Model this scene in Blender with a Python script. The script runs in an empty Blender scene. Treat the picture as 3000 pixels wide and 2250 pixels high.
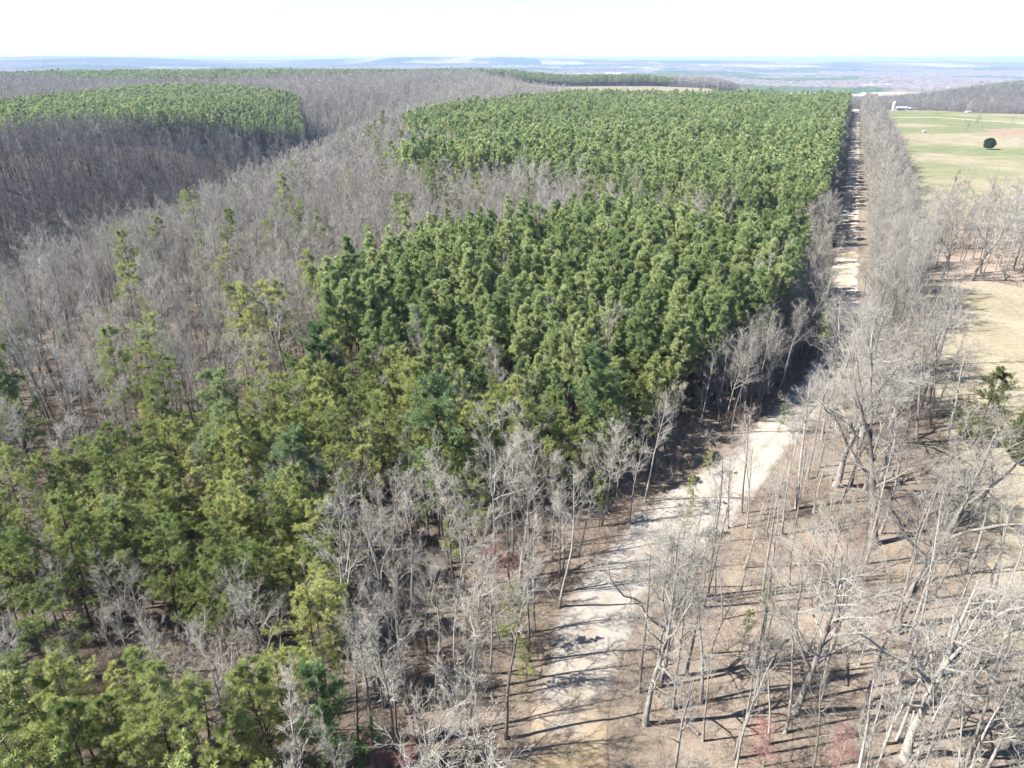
import bpy, math, random
import numpy as np

R = math.radians
random.seed(7)
rng = np.random.default_rng(11)
scene = bpy.context.scene
COL = scene.collection

# ------------------------------------------------------------------ camera, sky, sun, exposure
CAM_H, PITCH, FPX = 46.0, R(24.7), 704.7
cam_d = bpy.data.cameras.new('camera')
cam_d.sensor_width = 36.0
cam_d.lens = 36.0 * FPX / 1024.0
cam_d.clip_start, cam_d.clip_end = 0.5, 90000.0
cam = bpy.data.objects.new('camera', cam_d)
cam.location = (0, 0, CAM_H)
cam.rotation_euler = (math.pi / 2 - PITCH, 0, 0)
COL.objects.link(cam)
scene.camera = cam

SUN_EL = R(44)
SUN_DIR = np.array([-0.985, -0.17])               # horizontal direction towards the sun
SUN_DIR = SUN_DIR / np.linalg.norm(SUN_DIR)
world = bpy.data.worlds.new('World')
scene.world = world
world.use_nodes = True
wn = world.node_tree.nodes
sky = wn.new('ShaderNodeTexSky')
sky.sky_type = 'NISHITA'
sky.sun_disc = False
sky.sun_elevation = SUN_EL
sky.sun_rotation = math.atan2(SUN_DIR[0], SUN_DIR[1])
sky.altitude = 300.0
sky.air_density, sky.dust_density, sky.ozone_density = 0.5, 0.15, 2.5
wn['Background'].inputs['Strength'].default_value = 0.066
world.node_tree.links.new(sky.outputs['Color'], wn['Background'].inputs['Color'])

sun_d = bpy.data.lights.new('sun', 'SUN')
sun_d.energy, sun_d.angle, sun_d.color = 3.1, R(0.53), (1.0, 0.955, 0.89)
sun = bpy.data.objects.new('sun', sun_d)
from mathutils import Vector, Matrix
sv = Vector((SUN_DIR[0] * math.cos(SUN_EL), SUN_DIR[1] * math.cos(SUN_EL), math.sin(SUN_EL)))
sun.rotation_euler = sv.to_track_quat('Z', 'Y').to_euler()
sun.location = (0, 0, 300)
COL.objects.link(sun)

vs = scene.view_settings
vs.view_transform, vs.look, vs.gamma, vs.exposure = 'Standard', 'None', 1.0, 2.48
vs.use_curve_mapping = False
cy = scene.cycles
cy.max_bounces, cy.diffuse_bounces, cy.glossy_bounces, cy.transmission_bounces, cy.volume_bounces = 3, 2, 1, 2, 0
cy.transparent_max_bounces = 4
cy.use_denoising = True
cy.denoiser = 'OPENIMAGEDENOISE'
cy.denoising_input_passes = 'RGB_ALBEDO_NORMAL'
cy.denoising_prefilter = 'FAST'
cy.use_adaptive_sampling = True
cy.adaptive_threshold = 0.018
cy.adaptive_min_samples = 24

# ------------------------------------------------------------------ small helpers
def tag(o, label, cat=None, group=None, kind=None):
    o['label'] = label
    if cat: o['category'] = cat
    if group: o['group'] = group
    if kind: o['kind'] = kind
    return o

def smooth(a, b, x):
    t = np.clip((x - a) / (b - a), 0, 1)
    return t * t * (3 - 2 * t)

_lat = np.random.default_rng(5).random((256, 256))
def vnoise(x, y):
    xi, yi = np.floor(x).astype(int), np.floor(y).astype(int)
    fx, fy = x - xi, y - yi
    fx, fy = fx * fx * (3 - 2 * fx), fy * fy * (3 - 2 * fy)
    g = lambda i, j: _lat[i % 256, j % 256]
    return (g(xi, yi) * (1 - fx) + g(xi + 1, yi) * fx) * (1 - fy) + (g(xi, yi + 1) * (1 - fx) + g(xi + 1, yi + 1) * fx) * fy
def fbm(x, y, o=4):
    s, a, t = 0, 1, 0
    for k in range(o):
        s = s + a * vnoise(x * 2 ** k + 17.3 * k, y * 2 ** k + 9.1 * k); t += a; a *= 0.5
    return s / t

def inpoly(x, y, poly):
    x, y = np.asarray(x, float), np.asarray(y, float)
    r = np.zeros(x.shape, bool)
    n = len(poly)
    for i in range(n):
        x0, y0 = poly[i]; x1, y1 = poly[(i + 1) % n]
        c = ((y0 > y) != (y1 > y)) & (x < (x1 - x0) * (y - y0) / (y1 - y0 + 1e-12) + x0)
        r ^= c
    return r

def make_mesh(name, verts, quads=None, tris=None, mats=(), qm=None, tm=None, smooth_shade=False):
    me = bpy.data.meshes.new(name)
    verts = np.asarray(verts, np.float32)
    q = np.asarray(quads, np.int32).reshape(-1, 4) if quads is not None and len(quads) else np.zeros((0, 4), np.int32)
    t = np.asarray(tris, np.int32).reshape(-1, 3) if tris is not None and len(tris) else np.zeros((0, 3), np.int32)
    me.vertices.add(len(verts)); me.vertices.foreach_set('co', verts.ravel())
    me.loops.add(q.size + t.size); me.loops.foreach_set('vertex_index', np.concatenate([q.ravel(), t.ravel()]))
    me.polygons.add(len(q) + len(t))
    ls = np.concatenate([np.arange(len(q)) * 4, q.size + np.arange(len(t)) * 3]).astype(np.int32)
    me.polygons.foreach_set('loop_start', ls)
    for m in mats: me.materials.append(m)
    if qm is not None or tm is not None:
        a = qm if qm is not None else np.zeros(len(q), np.int32)
        b = tm if tm is not None else np.zeros(len(t), np.int32)
        me.polygons.foreach_set('material_index', np.concatenate([a, b]).astype(np.int32))
    if smooth_shade:
        me.polygons.foreach_set('use_smooth', np.ones(len(q) + len(t), bool))
    me.update(calc_edges=True)
    return me

def obj(name, mesh, parent=None, loc=None):
    o = bpy.data.objects.new(name, mesh)
    COL.objects.link(o)
    if parent is not None: o.parent = parent
    if loc is not None: o.location = loc
    return o

# ------------------------------------------------------------------ materials
def new_mat(name):
    m = bpy.data.materials.new(name); m.use_nodes = True
    nt = m.node_tree; nt.nodes.clear()
    out = nt.nodes.new('ShaderNodeOutputMaterial')
    return m, nt, out

def ramp(nt, fac, cols):
    r = nt.nodes.new('ShaderNodeValToRGB')
    els = r.color_ramp.elements
    while len(els) < len(cols): els.new(0.5)
    for e, (p, c) in zip(els, cols):
        e.position = p; e.color = (*c, 1)
    nt.links.new(fac, r.inputs['Fac'])
    return r.outputs['Color']

def foliage_mat(name, cols, trans=0.3, gloss=0.0):
    """needles: colour differs from tree to tree and from clump to clump"""
    m, nt, out = new_mat(name)
    oi = nt.nodes.new('ShaderNodeObjectInfo')
    ge = nt.nodes.new('ShaderNodeNewGeometry')
    tc = nt.nodes.new('ShaderNodeTexCoord')
    nz = nt.nodes.new('ShaderNodeTexNoise'); nz.inputs['Scale'].default_value = 0.8; nz.inputs['Detail'].default_value = 2
    nt.links.new(tc.outputs['Object'], nz.inputs['Vector'])
    a = nt.nodes.new('ShaderNodeMath'); a.operation = 'MULTIPLY_ADD'; a.inputs[1].default_value = 0.55; a.inputs[2].default_value = -0.06
    nt.links.new(oi.outputs['Random'], a.inputs[0])
    b = nt.nodes.new('ShaderNodeMath'); b.operation = 'MULTIPLY_ADD'; b.inputs[1].default_value = 0.32
    nt.links.new(ge.outputs['Random Per Island'], b.inputs[0]); nt.links.new(a.outputs[0], b.inputs[2])
    c = nt.nodes.new('ShaderNodeMath'); c.operation = 'MULTIPLY_ADD'; c.inputs[1].default_value = 0.35
    nt.links.new(nz.outputs['Fac'], c.inputs[0]); nt.links.new(b.outputs[0], c.inputs[2])
    col = ramp(nt, c.outputs[0], cols)
    d = nt.nodes.new('ShaderNodeBsdfDiffuse'); t = nt.nodes.new('ShaderNodeBsdfTranslucent')
    nt.links.new(col, d.inputs['Color']); nt.links.new(col, t.inputs['Color'])
    mx = nt.nodes.new('ShaderNodeMixShader'); mx.inputs[0].default_value = trans
    nt.links.new(d.outputs[0], mx.inputs[1]); nt.links.new(t.outputs[0], mx.inputs[2])
    nt.links.new(mx.outputs[0], out.inputs['Surface'])
    return m

def bark_mat(name, cols, scale=3.0, stretch=0.25):
    m, nt, out = new_mat(name)
    oi = nt.nodes.new('ShaderNodeObjectInfo')
    tc = nt.nodes.new('ShaderNodeTexCoord')
    mp = nt.nodes.new('ShaderNodeMapping'); mp.inputs['Scale'].default_value = (1, 1, stretch)
    nz = nt.nodes.new('ShaderNodeTexNoise'); nz.inputs['Scale'].default_value = scale; nz.inputs['Detail'].default_value = 3
    nt.links.new(tc.outputs['Object'], mp.inputs['Vector']); nt.links.new(mp.outputs[0], nz.inputs['Vector'])
    a = nt.nodes.new('ShaderNodeMath'); a.operation = 'MULTIPLY_ADD'; a.inputs[1].default_value = 0.5; a.inputs[2].default_value = -0.1
    nt.links.new(oi.outputs['Random'], a.inputs[0])
    c = nt.nodes.new('ShaderNodeMath'); c.operation = 'MULTIPLY_ADD'; c.inputs[1].default_value = 0.75
    nt.links.new(nz.outputs['Fac'], c.inputs[0]); nt.links.new(a.outputs[0], c.inputs[2])
    cols = [(p_, (c_[0] * 0.70, c_[1] * 0.715, c_[2] * 0.70)) for p_, c_ in cols]
    col = ramp(nt, c.outputs[0], cols)
    d = nt.nodes.new('ShaderNodeBsdfDiffuse'); d.inputs['Roughness'].default_value = 0.6
    nt.links.new(col, d.inputs['Color'])
    nt.links.new(d.outputs[0], out.inputs['Surface'])
    return m

def plain_mat(name, col, rough=0.8, var=0.15, scale=1.5, metal=0.0):
    m, nt, out = new_mat(name)
    tc = nt.nodes.new('ShaderNodeTexCoord')
    nz = nt.nodes.new('ShaderNodeTexNoise'); nz.inputs['Scale'].default_value = scale; nz.inputs['Detail'].default_value = 4
    nt.links.new(tc.outputs['Object'], nz.inputs['Vector'])
    cl = ramp(nt, nz.outputs['Fac'], [(0.3, tuple(max(0, c * (1 - var)) for c in col)), (0.7, tuple(min(1, c * (1 + var)) for c in col))])
    p = nt.nodes.new('ShaderNodeBsdfPrincipled'); p.inputs['Roughness'].default_value = rough; p.inputs['Metallic'].default_value = metal
    nt.links.new(cl, p.inputs['Base Color']); nt.links.new(p.outputs[0], out.inputs['Surface'])
    return m

def ground_mat(name, k1=0.7, k2=1.1, k3=1.0, k4=0.9):
    """ground cover colour comes from the 'cover' attribute (litter, grass, clay); noise breaks it up"""
    m, nt, out = new_mat(name)
    at = nt.nodes.new('ShaderNodeAttribute'); at.attribute_name = 'cover'
    tc = nt.nodes.new('ShaderNodeTexCoord')
    def noise(s, det=4, rough=0.6, sc=None):
        n = nt.nodes.new('ShaderNodeTexNoise'); n.inputs['Scale'].default_value = s; n.inputs['Detail'].default_value = det
        n.inputs['Roughness'].default_value = rough
        if sc:
            mp = nt.nodes.new('ShaderNodeMapping'); mp.inputs['Scale'].default_value = sc
            nt.links.new(tc.outputs['Object'], mp.inputs['Vector']); nt.links.new(mp.outputs[0], n.inputs['Vector'])
        else:
            nt.links.new(tc.outputs['Object'], n.inputs['Vector'])
        return n.outputs['Fac']
    n1, n2, n3 = noise(0.10, 5, 0.65), noise(1.1, 5, 0.75), noise(4.5, 3, 0.7)
    def mad(a, m_, b):
        k = nt.nodes.new('ShaderNodeMath'); k.operation = 'MULTIPLY_ADD'; k.inputs[1].default_value = m_
        nt.links.new(a, k.inputs[0])
        if isinstance(b, float): k.inputs[2].default_value = b
        else: nt.links.new(b, k.inputs[2])
        return k.outputs[0]
    f = mad(n1, k1, mad(n2, k2, mad(n3, k3, mad(noise(14.0, 2, 0.6), k4, 1.0 - 0.5 * (k1 + k2 + k3 + k4)))))
    mm = nt.nodes.new('ShaderNodeMath'); mm.operation = 'MULTIPLY'; mm.inputs[1].default_value = 0.70; mm.use_clamp = True
    nt.links.new(f, mm.inputs[0]); f = mm.outputs[0]
    mul = nt.nodes.new('ShaderNodeVectorMath'); mul.operation = 'SCALE'
    nt.links.new(at.outputs['Color'], mul.inputs[0]); nt.links.new(f, mul.inputs['Scale'])
    d = nt.nodes.new('ShaderNodeBsdfDiffuse'); d.inputs['Roughness'].default_value = 0.7
    bp = nt.nodes.new('ShaderNodeBump'); bp.inputs['Strength'].default_value = 0.5; bp.inputs['Distance'].default_value = 0.25
    nt.links.new(n2, bp.inputs['Height']); nt.links.new(bp.outputs[0], d.inputs['Normal'])
    nt.links.new(mul.outputs[0], d.inputs['Color']); nt.links.new(d.outputs[0], out.inputs['Surface'])
    return m

M = {}
M['ground'] = ground_mat('ground_cover')
M['road'] = ground_mat('gravel', 0.25, 0.35, 0.4, 0.3)
M['pine'] = foliage_mat('pine_needles', [(0.1, (0.135, 0.195, 0.075)), (0.5, (0.275, 0.345, 0.145)), (0.95, (0.46, 0.485, 0.225))], trans=0.42)
M['blue_pine'] = foliage_mat('blue_green_needles', [(0.1, (0.075, 0.13, 0.06)), (0.5, (0.160, 0.235, 0.105)), (0.95, (0.31, 0.36, 0.17))], trans=0.4)
M['scrub'] = foliage_mat('scrub_pine_needles', [(0.1, (0.128, 0.176, 0.060)), (0.5, (0.262, 0.312, 0.110)), (0.95, (0.47, 0.475, 0.18))], trans=0.4)
M['cedar'] = foliage_mat('cedar_sprays', [(0.1, (0.035, 0.055, 0.022)), (0.5, (0.08, 0.105, 0.038)), (0.95, (0.17, 0.18, 0.065))])
M['olive'] = foliage_mat('olive_sprays', [(0.1, (0.07, 0.085, 0.03)), (0.5, (0.14, 0.155, 0.055)), (0.95, (0.25, 0.26, 0.09))])
M['pine_bark'] = bark_mat('pine_bark', [(0.2, (0.06, 0.045, 0.038)), (0.8, (0.20, 0.15, 0.125))])
M['bark'] = bark_mat('grey_bark', [(0.15, (0.12, 0.106, 0.094)), (0.5, (0.25, 0.228, 0.205)), (0.85, (0.50, 0.465, 0.42))])
M['shaded_bark'] = bark_mat('shaded_bark', [(0.15, (0.06, 0.055, 0.05)), (0.8, (0.17, 0.155, 0.145))])  # bark darkened: shade of the hollow's far slope put into its colour
M['dark_twig'] = bark_mat('shaded_twigs', [(0.15, (0.165, 0.15, 0.142)), (0.8, (0.35, 0.32, 0.302))], 0.5, 1)  # twigs carry the same slope shade in their colour; reused beyond the pasture
M['twig'] = bark_mat('grey_twigs', [(0.15, (0.285, 0.258, 0.226)), (0.8, (0.585, 0.535, 0.475))], 0.5, 1)
M['pale_bark'] = bark_mat('pale_bark', [(0.15, (0.10, 0.088, 0.076)), (0.45, (0.26, 0.235, 0.21)), (0.85, (0.46, 0.425, 0.385))], 6.0, 0.3)
M['pale_twig'] = bark_mat('pale_twigs', [(0.15, (0.22, 0.20, 0.178)), (0.8, (0.48, 0.442, 0.396))], 0.5, 1)
M['red_twig'] = bark_mat('red_buds', [(0.15, (0.30, 0.17, 0.155)), (0.8, (0.46, 0.225, 0.21))], 0.7, 1)
M['brush'] = bark_mat('brush_twigs', [(0.15, (0.12, 0.085, 0.065)), (0.8, (0.32, 0.235, 0.185))], 0.7, 1)

# ------------------------------------------------------------------ the lie of the land
AXY = [-200, 0, 150, 300, 450, 600, 700, 900, 1200, 1600]
AXX = [-215, -182, -150, -142, -142, -133, -124, -104, -60, 0]
AXD = [36, 37, 38, 38, 36, 29, 23, 12, 5, 0]
RD = np.array([0.408, 0.913]); RN = np.array([0.913, -0.408]); RQ = np.array([65.8, 132.9])
def H(x, y):
    x, y = np.asarray(x, float), np.asarray(y, float)
    xv = np.interp(y, AXY, AXX); dep = np.interp(y, AXY, AXD)
    d = x - xv
    t = np.where(d > 0, d / 74.0, -d / 98.0)
    prof = np.where(t < 1, 0.5 * (1 + np.cos(np.pi * np.clip(t, 0, 1))), 0)
    z = -dep * prof
    back = smooth(560, 900, y) * smooth(40, -120, x - 0.05 * y)
    z = z + back * (7 * (fbm(x / 190 + 5, y / 150 + 1, 3) - 0.5) + 3 + 7 * smooth(950, 1250, y))      # rolling upland behind
    r = np.hypot(x, y)
    az = np.degrees(np.arctan2(x, np.maximum(y, 1)))
    d0 = np.interp(az, [-60, 8, 14, 20, 26, 60], [1500, 1520, 1300, 960, 900, 900])
    low = -58 * smooth(0, 1500, r - d0) - 20 * smooth(840, 1060, r) * smooth(14, 19, az)
    z = z + low
    z = z + 58 * np.exp(-(((x - 1060) / 300) ** 2 + ((y - 1330) / 300) ** 2))      # wooded knoll far right
    rel = smooth(1500, 3500, r)
    z = z + rel * (fbm(x / 1500 + 3, y / 1500 + 8, 4) - 0.5) * 55
    edge = np.interp(az, [-60, -38, -30, -27, -20, -13, -9, -4, 4, 15, 30, 60], [50, 54, 104, 100, 46, 52, 116, 100, 74, 52, 44, 40])
    z = z + smooth(7000, 12500, r) * (edge + 30 + 22 * (fbm(x / 1300, y / 1300, 3) - 0.5))
    z = z + 1.2 * (fbm(x / 60 + 40, y / 60 + 3, 3) - 0.5) * smooth(20, 60, np.abs((x - RQ[0]) * RN[0] + (y - RQ[1]) * RN[1])) * 2
    return z

# gravel road centre line: a bend close by, then dead straight
ROADP = [(0.5, 12), (2.6, 24), (3.9, 34.4), (4.9, 40.7), (7.4, 48.6), (11.6, 55.9), (16.9, 62.4), (22.2, 67.8), (28.8, 75.2), (36.6, 84.8), (44.6, 95), (50.5, 104),
         (57.0, 114.4), (65.8, 132.9), (81.6, 168.2), (99.2, 207.7), (123.6, 261), (186.5, 401.6), (233.5, 506.9), (330, 722), (400, 880)]
def catmull(P, step):
    P = np.array(P, float); out = []
    for i in range(len(P) - 1):
        p0, p1, p2, p3 = P[max(i - 1, 0)], P[i], P[i + 1], P[min(i + 2, len(P) - 1)]
        n = max(2, int(np.linalg.norm(p2 - p1) / step))
        for k in range(n):
            t = k / n
            out.append(0.5 * (2 * p1 + (p2 - p0) * t + (2 * p0 - 5 * p1 + 4 * p2 - p3) * t * t + (3 * p1 - p0 - 3 * p2 + p3) * t ** 3))
    out.append(P[-1])
    return np.array(out)
ROAD = catmull(ROADP, 0.8)
def road_dist(x, y):
    x, y = np.atleast_1d(x), np.atleast_1d(y)
    best = np.full(x.shape, 1e9); side = np.zeros(x.shape)
    Q = ROAD[::5]
    for i in range(len(Q) - 1):
        a, b = Q[i], Q[i + 1]; ab = b - a
        t = np.clip(((x - a[0]) * ab[0] + (y - a[1]) * ab[1]) / (ab @ ab), 0, 1)
        dx, dy = x - a[0] - t * ab[0], y - a[1] - t * ab[1]
        d = np.hypot(dx, dy)
        s = np.sign(dx * ab[1] - dy * ab[0])
        k = d < best
        best = np.where(k, d, best); side = np.where(k, s, side)
    return best, side

# stands and fields, in metres on the ground (camera foot at the origin, looking along +y)
PINE_A = [(-31, 108), (-27, 130), (-15, 153), (19, 168), (41, 159), (62, 145), (51, 116), (38, 88), (27, 74), (14, 69), (-4, 71), (-24, 90)]
PINE_B = [(-46, 262), (-28, 300), (-2, 306), (-4, 330), (-44, 345), (-58, 400), (-60, 476), (-38, 590), (68, 774), (215, 735), (330, 735), (228, 500), (172, 376), (87, 188), (70, 187), (50, 188), (36, 197), (17, 238), (-4, 253), (-30, 246)]
PINE_H = [(-272, 398), (-230, 465), (-196, 530), (-168, 600), (-199, 705), (-282, 821), (-356, 920), (-409, 869), (-404, 694), (-412, 611), (-514, 580), (-580, 464), (-500, 386), (-377, 360)]
PINE_S = [(-900, 1250), (-560, 1080), (-420, 1095), (-330, 1180), (-90, 1390), (10, 1480), (10, 1600), (-500, 1640), (-900, 1560)]
PINE_T = [(-93, 1452), (21, 1450), (315, 1452), (318, 1640), (-93, 1640)]
FIELD_F = [(-45, 1270), (75, 800), (225, 760), (255, 862), (335, 992), (395, 1060), (395, 1290), (345, 1450), (-60, 1448)]
SCRUB = [(-60, 52), (-47, 61), (-37, 72), (-31, 86), (-27, 96), (-24, 90), (-5, 74), (10, 70), (6, 66), (-2, 60), (-9, 52), (-14, 45), (-15, 20), (-60, 20), (-80, 60)]
FIELD_R = [(27, 10), (37.5, 36), (41.5, 45), (49.5, 63), (58, 81), (66, 100), (78, 127), (90, 152), (101, 170), (130, 224), (160, 285), (240, 460), (330, 662), (362, 735), (250, 735), (260, 860), (340, 990), (420, 1010), (450, 985), (560, 880), (700, 860), (1400, 900), (1400, -60), (34, -60)]
GROVE = [(95, 157), (160, 150), (230, 160), (235, 215), (122, 216)]

# ------------------------------------------------------------------ ground mesh
def axis(lo, hi, step, ends, grow=1.12):
    c = list(np.arange(lo, hi + 0.1, step))
    s = step
    while c[-1] < ends[1]: s *= grow; c.append(c[-1] + s)
    s = step
    while c[0] > ends[0]: s *= grow; c.insert(0, c[0] - s)
    return np.array(c)
XS = axis(-340, 620, 4.0, (-22000, 22000)); YS = axis(-20, 1060, 4.0, (-9000, 22000))
gx, gy = np.meshgrid(XS, YS)
gz = H(gx, gy)
def mixc(c, col, f):
    return c * (1 - f[..., None]) + np.array(col) * f[..., None]
LITTER, STRAW, GREEN, CLAY = (0.232, 0.190, 0.147), (0.288, 0.254, 0.186), (0.165, 0.190, 0.104), (0.28, 0.215, 0.165)
PATCH_PINE, PATCH_HARD, PATCH_FIELD = (0.055, 0.095, 0.055), (0.205, 0.175, 0.16), (0.52, 0.45, 0.34)
def patches(x, y):
    a = fbm(x / 900 + 7, y / 520 + 2, 4); b = fbm(x / 700 + 31, y / 420 + 12, 4)
    pine = smooth(0.50, 0.54, a); fld = smooth(0.585, 0.615, b) * smooth(1700, 2600, np.hypot(x, y))
    return pine, fld
def edge_soft(poly, x, y, w):
    n = fbm(x / 9, y / 9, 3) - 0.5
    ang = n * 6.28 * 2
    return inpoly(x + np.cos(ang) * w, y + np.sin(ang) * w, poly).astype(float)
def cover(x, y):
    r = np.hypot(x, y)
    c = np.broadcast_to(np.array(LITTER), x.shape + (3,)).copy()
    k = fbm(x / 14, y / 14, 4)
    c = mixc(c, (0.135, 0.105, 0.08), smooth(0.46, 0.66, fbm(x / 7, y / 7, 4)) * 0.75)
    pn, fl = patches(x, y)
    far = smooth(1300, 1800, r)
    fc = mixc(mixc(np.broadcast_to(np.array(PATCH_HARD), x.shape + (3,)).copy(), PATCH_PINE, pn), PATCH_FIELD, fl)
    c = c * (1 - far[..., None]) + fc * far[..., None]
    # pasture: straw close by, greening towards the farm
    f = edge_soft(FIELD_R, x, y, 1.2)
    s = (x - RQ[0]) * RD[0] + (y - RQ[1]) * RD[1]
    m = fbm(x / 60 + 1, y / 38 + 5, 4)
    g = smooth(0.40, 0.62, m) * smooth(150, 420, y) + 0.9 * smooth(455, 540, y + (m - 0.5) * 120) * smooth(790, 700, y) * smooth(0.25, 0.5, m)
    g = np.clip(g + 0.8 * smooth(820, 850, y) * smooth(420, 520, x), 0, 1)
    fcol = mixc(np.broadcast_to(np.array(STRAW), x.shape + (3,)).copy(), GREEN, g)
    fcol = mixc(fcol, (0.23, 0.21, 0.13), smooth(0.48, 0.7, fbm(x / 11 + 9, y / 11, 4)) * 0.55)
    clay = inpoly(x, y, [(318, 478), (350, 500), (420, 470), (480, 430), (470, 520), (400, 560), (345, 548)])
    fcol = mixc(fcol, CLAY, clay * smooth(0.35, 0.55, fbm(x / 20, y / 20, 3)))
    c = c * (1 - f[..., None]) + fcol * f[..., None]
    gr = edge_soft(GROVE, x, y, 2.0)
    c = mixc(c, (0.29, 0.235, 0.185), gr)
    ff = inpoly(x, y, FIELD_F).astype(float)
    c = mixc(c, STRAW, ff)
    # open bank beside the bend: paler oak litter
    bank = np.exp(-(((x - 24) / 12) ** 2 + ((y - 82) / 12) ** 2)) + np.exp(-(((x - 24) / 16) ** 2 + ((y - 45) / 18) ** 2)) 
    c = mixc(c, (0.35, 0.295, 0.24), np.clip(bank, 0, 1) * 0.45 * (1 - f))
    return c
gc = cover(gx, gy)
ny, nx = gx.shape
idx = np.arange(nx * ny).reshape(ny, nx)
Q = np.stack([idx[:-1, :-1], idx[:-1, 1:], idx[1:, 1:], idx[1:, :-1]], -1).reshape(-1, 4)
cxm = (gx[:-1, :-1] + gx[1:, 1:]).ravel() / 2; cym = (gy[:-1, :-1] + gy[1:, 1:]).ravel() / 2
isf = (inpoly(cxm, cym, FIELD_R) & ~inpoly(cxm, cym, GROVE))
isff = inpoly(cxm, cym, FIELD_F)
V = np.stack([gx, gy, gz], -1).reshape(-1, 3); C = gc.reshape(-1, 3)
def sheet(name, quads, label):
    u, inv = np.unique(quads.ravel(), return_inverse=True)
    me = make_mesh(name, V[u], inv.reshape(-1, 4), mats=[M['ground']], smooth_shade=True)
    ca = me.color_attributes.new('cover', 'FLOAT_COLOR', 'POINT')
    ca.data.foreach_set('color', np.concatenate([C[u], np.ones((len(u), 1))], 1).astype(np.float32).ravel())
    o = obj(name, me)
    tag(o, label, kind='structure')
    return o
sheet('ground', Q[~isf & ~isff], 'brown leaf litter ground under the woods, running out to the blue hills')
sheet('pasture_field', Q[isf], 'straw coloured and green pasture right of the road')
sheet('hay_field', Q[isff], 'pale straw field in front of the far pine belt')

def ribbon(name, path, widths, cols, label, lift=0.10, across=17, rough=0.35, matn='road'):
    path = np.asarray(path); n = len(path)
    tan = np.gradient(path, axis=0); tan /= np.linalg.norm(tan, axis=1)[:, None]
    nor = np.stack([tan[:, 1], -tan[:, 0]], 1)
    w = np.interp(np.linspace(0, 1, n), np.linspace(0, 1, len(widths)), widths)
    arc = np.concatenate([[0], np.cumsum(np.linalg.norm(np.diff(path, axis=0), axis=1))])
    vs_, cs_ = [], []
    for j in range(across):
        t = -1 + 2 * j / (across - 1)
        jit = (fbm(arc / 2.5 + 7.7 * (t > 0), arc * 0 + 3.3 * (t > 0), 3) - 0.5) * rough * 3 * max(0.0, abs(t) - 0.4)
        off = t * w / 2 + jit * np.sign(t)
        p = path + nor * off[:, None]
        z = H(p[:, 0], p[:, 1]) + lift * (1.0 if abs(t) < 0.9 else 0.25) + 0.05 * (1 - t * t)
        vs_.append(np.column_stack([p, z]))
        cs_.append(cols(arc, np.full(n, t), p))
    Vv = np.stack(vs_, 1).reshape(-1, 3); Cc = np.stack(cs_, 1).reshape(-1, 3)
    ii = np.arange(n * across).reshape(n, across)
    qq = np.stack([ii[:-1, :-1], ii[:-1, 1:], ii[1:, 1:], ii[1:, :-1]], -1).reshape(-1, 4)
    me = make_mesh(name, Vv, qq, mats=[M[matn]], smooth_shade=True)
    ca = me.color_attributes.new('cover', 'FLOAT_COLOR', 'POINT')
    ca.data.foreach_set('color', np.concatenate([Cc, np.ones((len(Cc), 1))], 1).astype(np.float32).ravel())
    o = obj(name, me); tag(o, label, kind='structure'); return o

def road_col(arc, t, p):
    c = np.broadcast_to(np.array((0.40, 0.367, 0.32)), p.shape[:1] + (3,)).copy()
    clay = smooth(36, 22, arc) * smooth(0.30, 0.62, fbm(p[:, 0] / 2.2, p[:, 1] / 3.0, 3) + 0.12)
    c = mixc(c, (0.38, 0.295, 0.185), clay)
    clay2 = smooth(95, 125, arc) * smooth(0.45, 0.7, fbm(p[:, 0] / 3, p[:, 1] / 9, 3))
    c = mixc(c, (0.41, 0.33, 0.24), clay2 * 0.8)
    mid = (np.exp(-(t / 0.15) ** 2) * 0.6) * smooth(0.30, 0.58, fbm(p[:, 0] / 2.4 + 5, p[:, 1] / 2.4, 3))
    c = mixc(c, (0.27, 0.225, 0.17), mid)
    e = smooth(0.70, 1.0, np.abs(t) + (fbm(p[:, 0] / 1.7 + 50, p[:, 1] / 1.7, 3) - 0.5) * 0.7)
    return c * (1 - e[..., None]) + cover(p[:, 0], p[:, 1]) * e[..., None]
ww = []
for k in np.linspace(0, 1, 240):
    q = ROAD[int(k * (len(ROAD) - 1))]
    ww.append(6.2 + 2.6 * math.exp(-((q[1] - 63) / 9) ** 2) + 0.5 * math.sin(q[1] * 0.31) - 0.3 * min(1, max(0, (q[1] - 100) / 60)))
ribbon('gravel_road', ROAD, ww, road_col, 'pale gravel road bending out of the woods and running straight away')
def dirt_col(arc, t, p):
    c = np.broadcast_to(np.array((0.50, 0.42, 0.32)), p.shape[:1] + (3,)).copy()
    return mixc(c, (0.36, 0.34, 0.18), smooth(0.5, 1.0, np.abs(t)))
for pth, wd, lab in (([(392, 752), (432, 752), (466, 757), (500, 735), (548, 690), (640, 625)], (8, 11, 9, 5, 4), 'pale dirt farm track curving down from the barn across the pasture'),
                     ([(455, 560), (420, 575), (380, 640), (330, 655)], (2.5, 3, 2), 'faint straw coloured path across the green pasture')):
    ribbon('farm_track', catmull(pth, 6), wd, dirt_col, lab, lift=0.35, across=5, rough=0.8)

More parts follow.
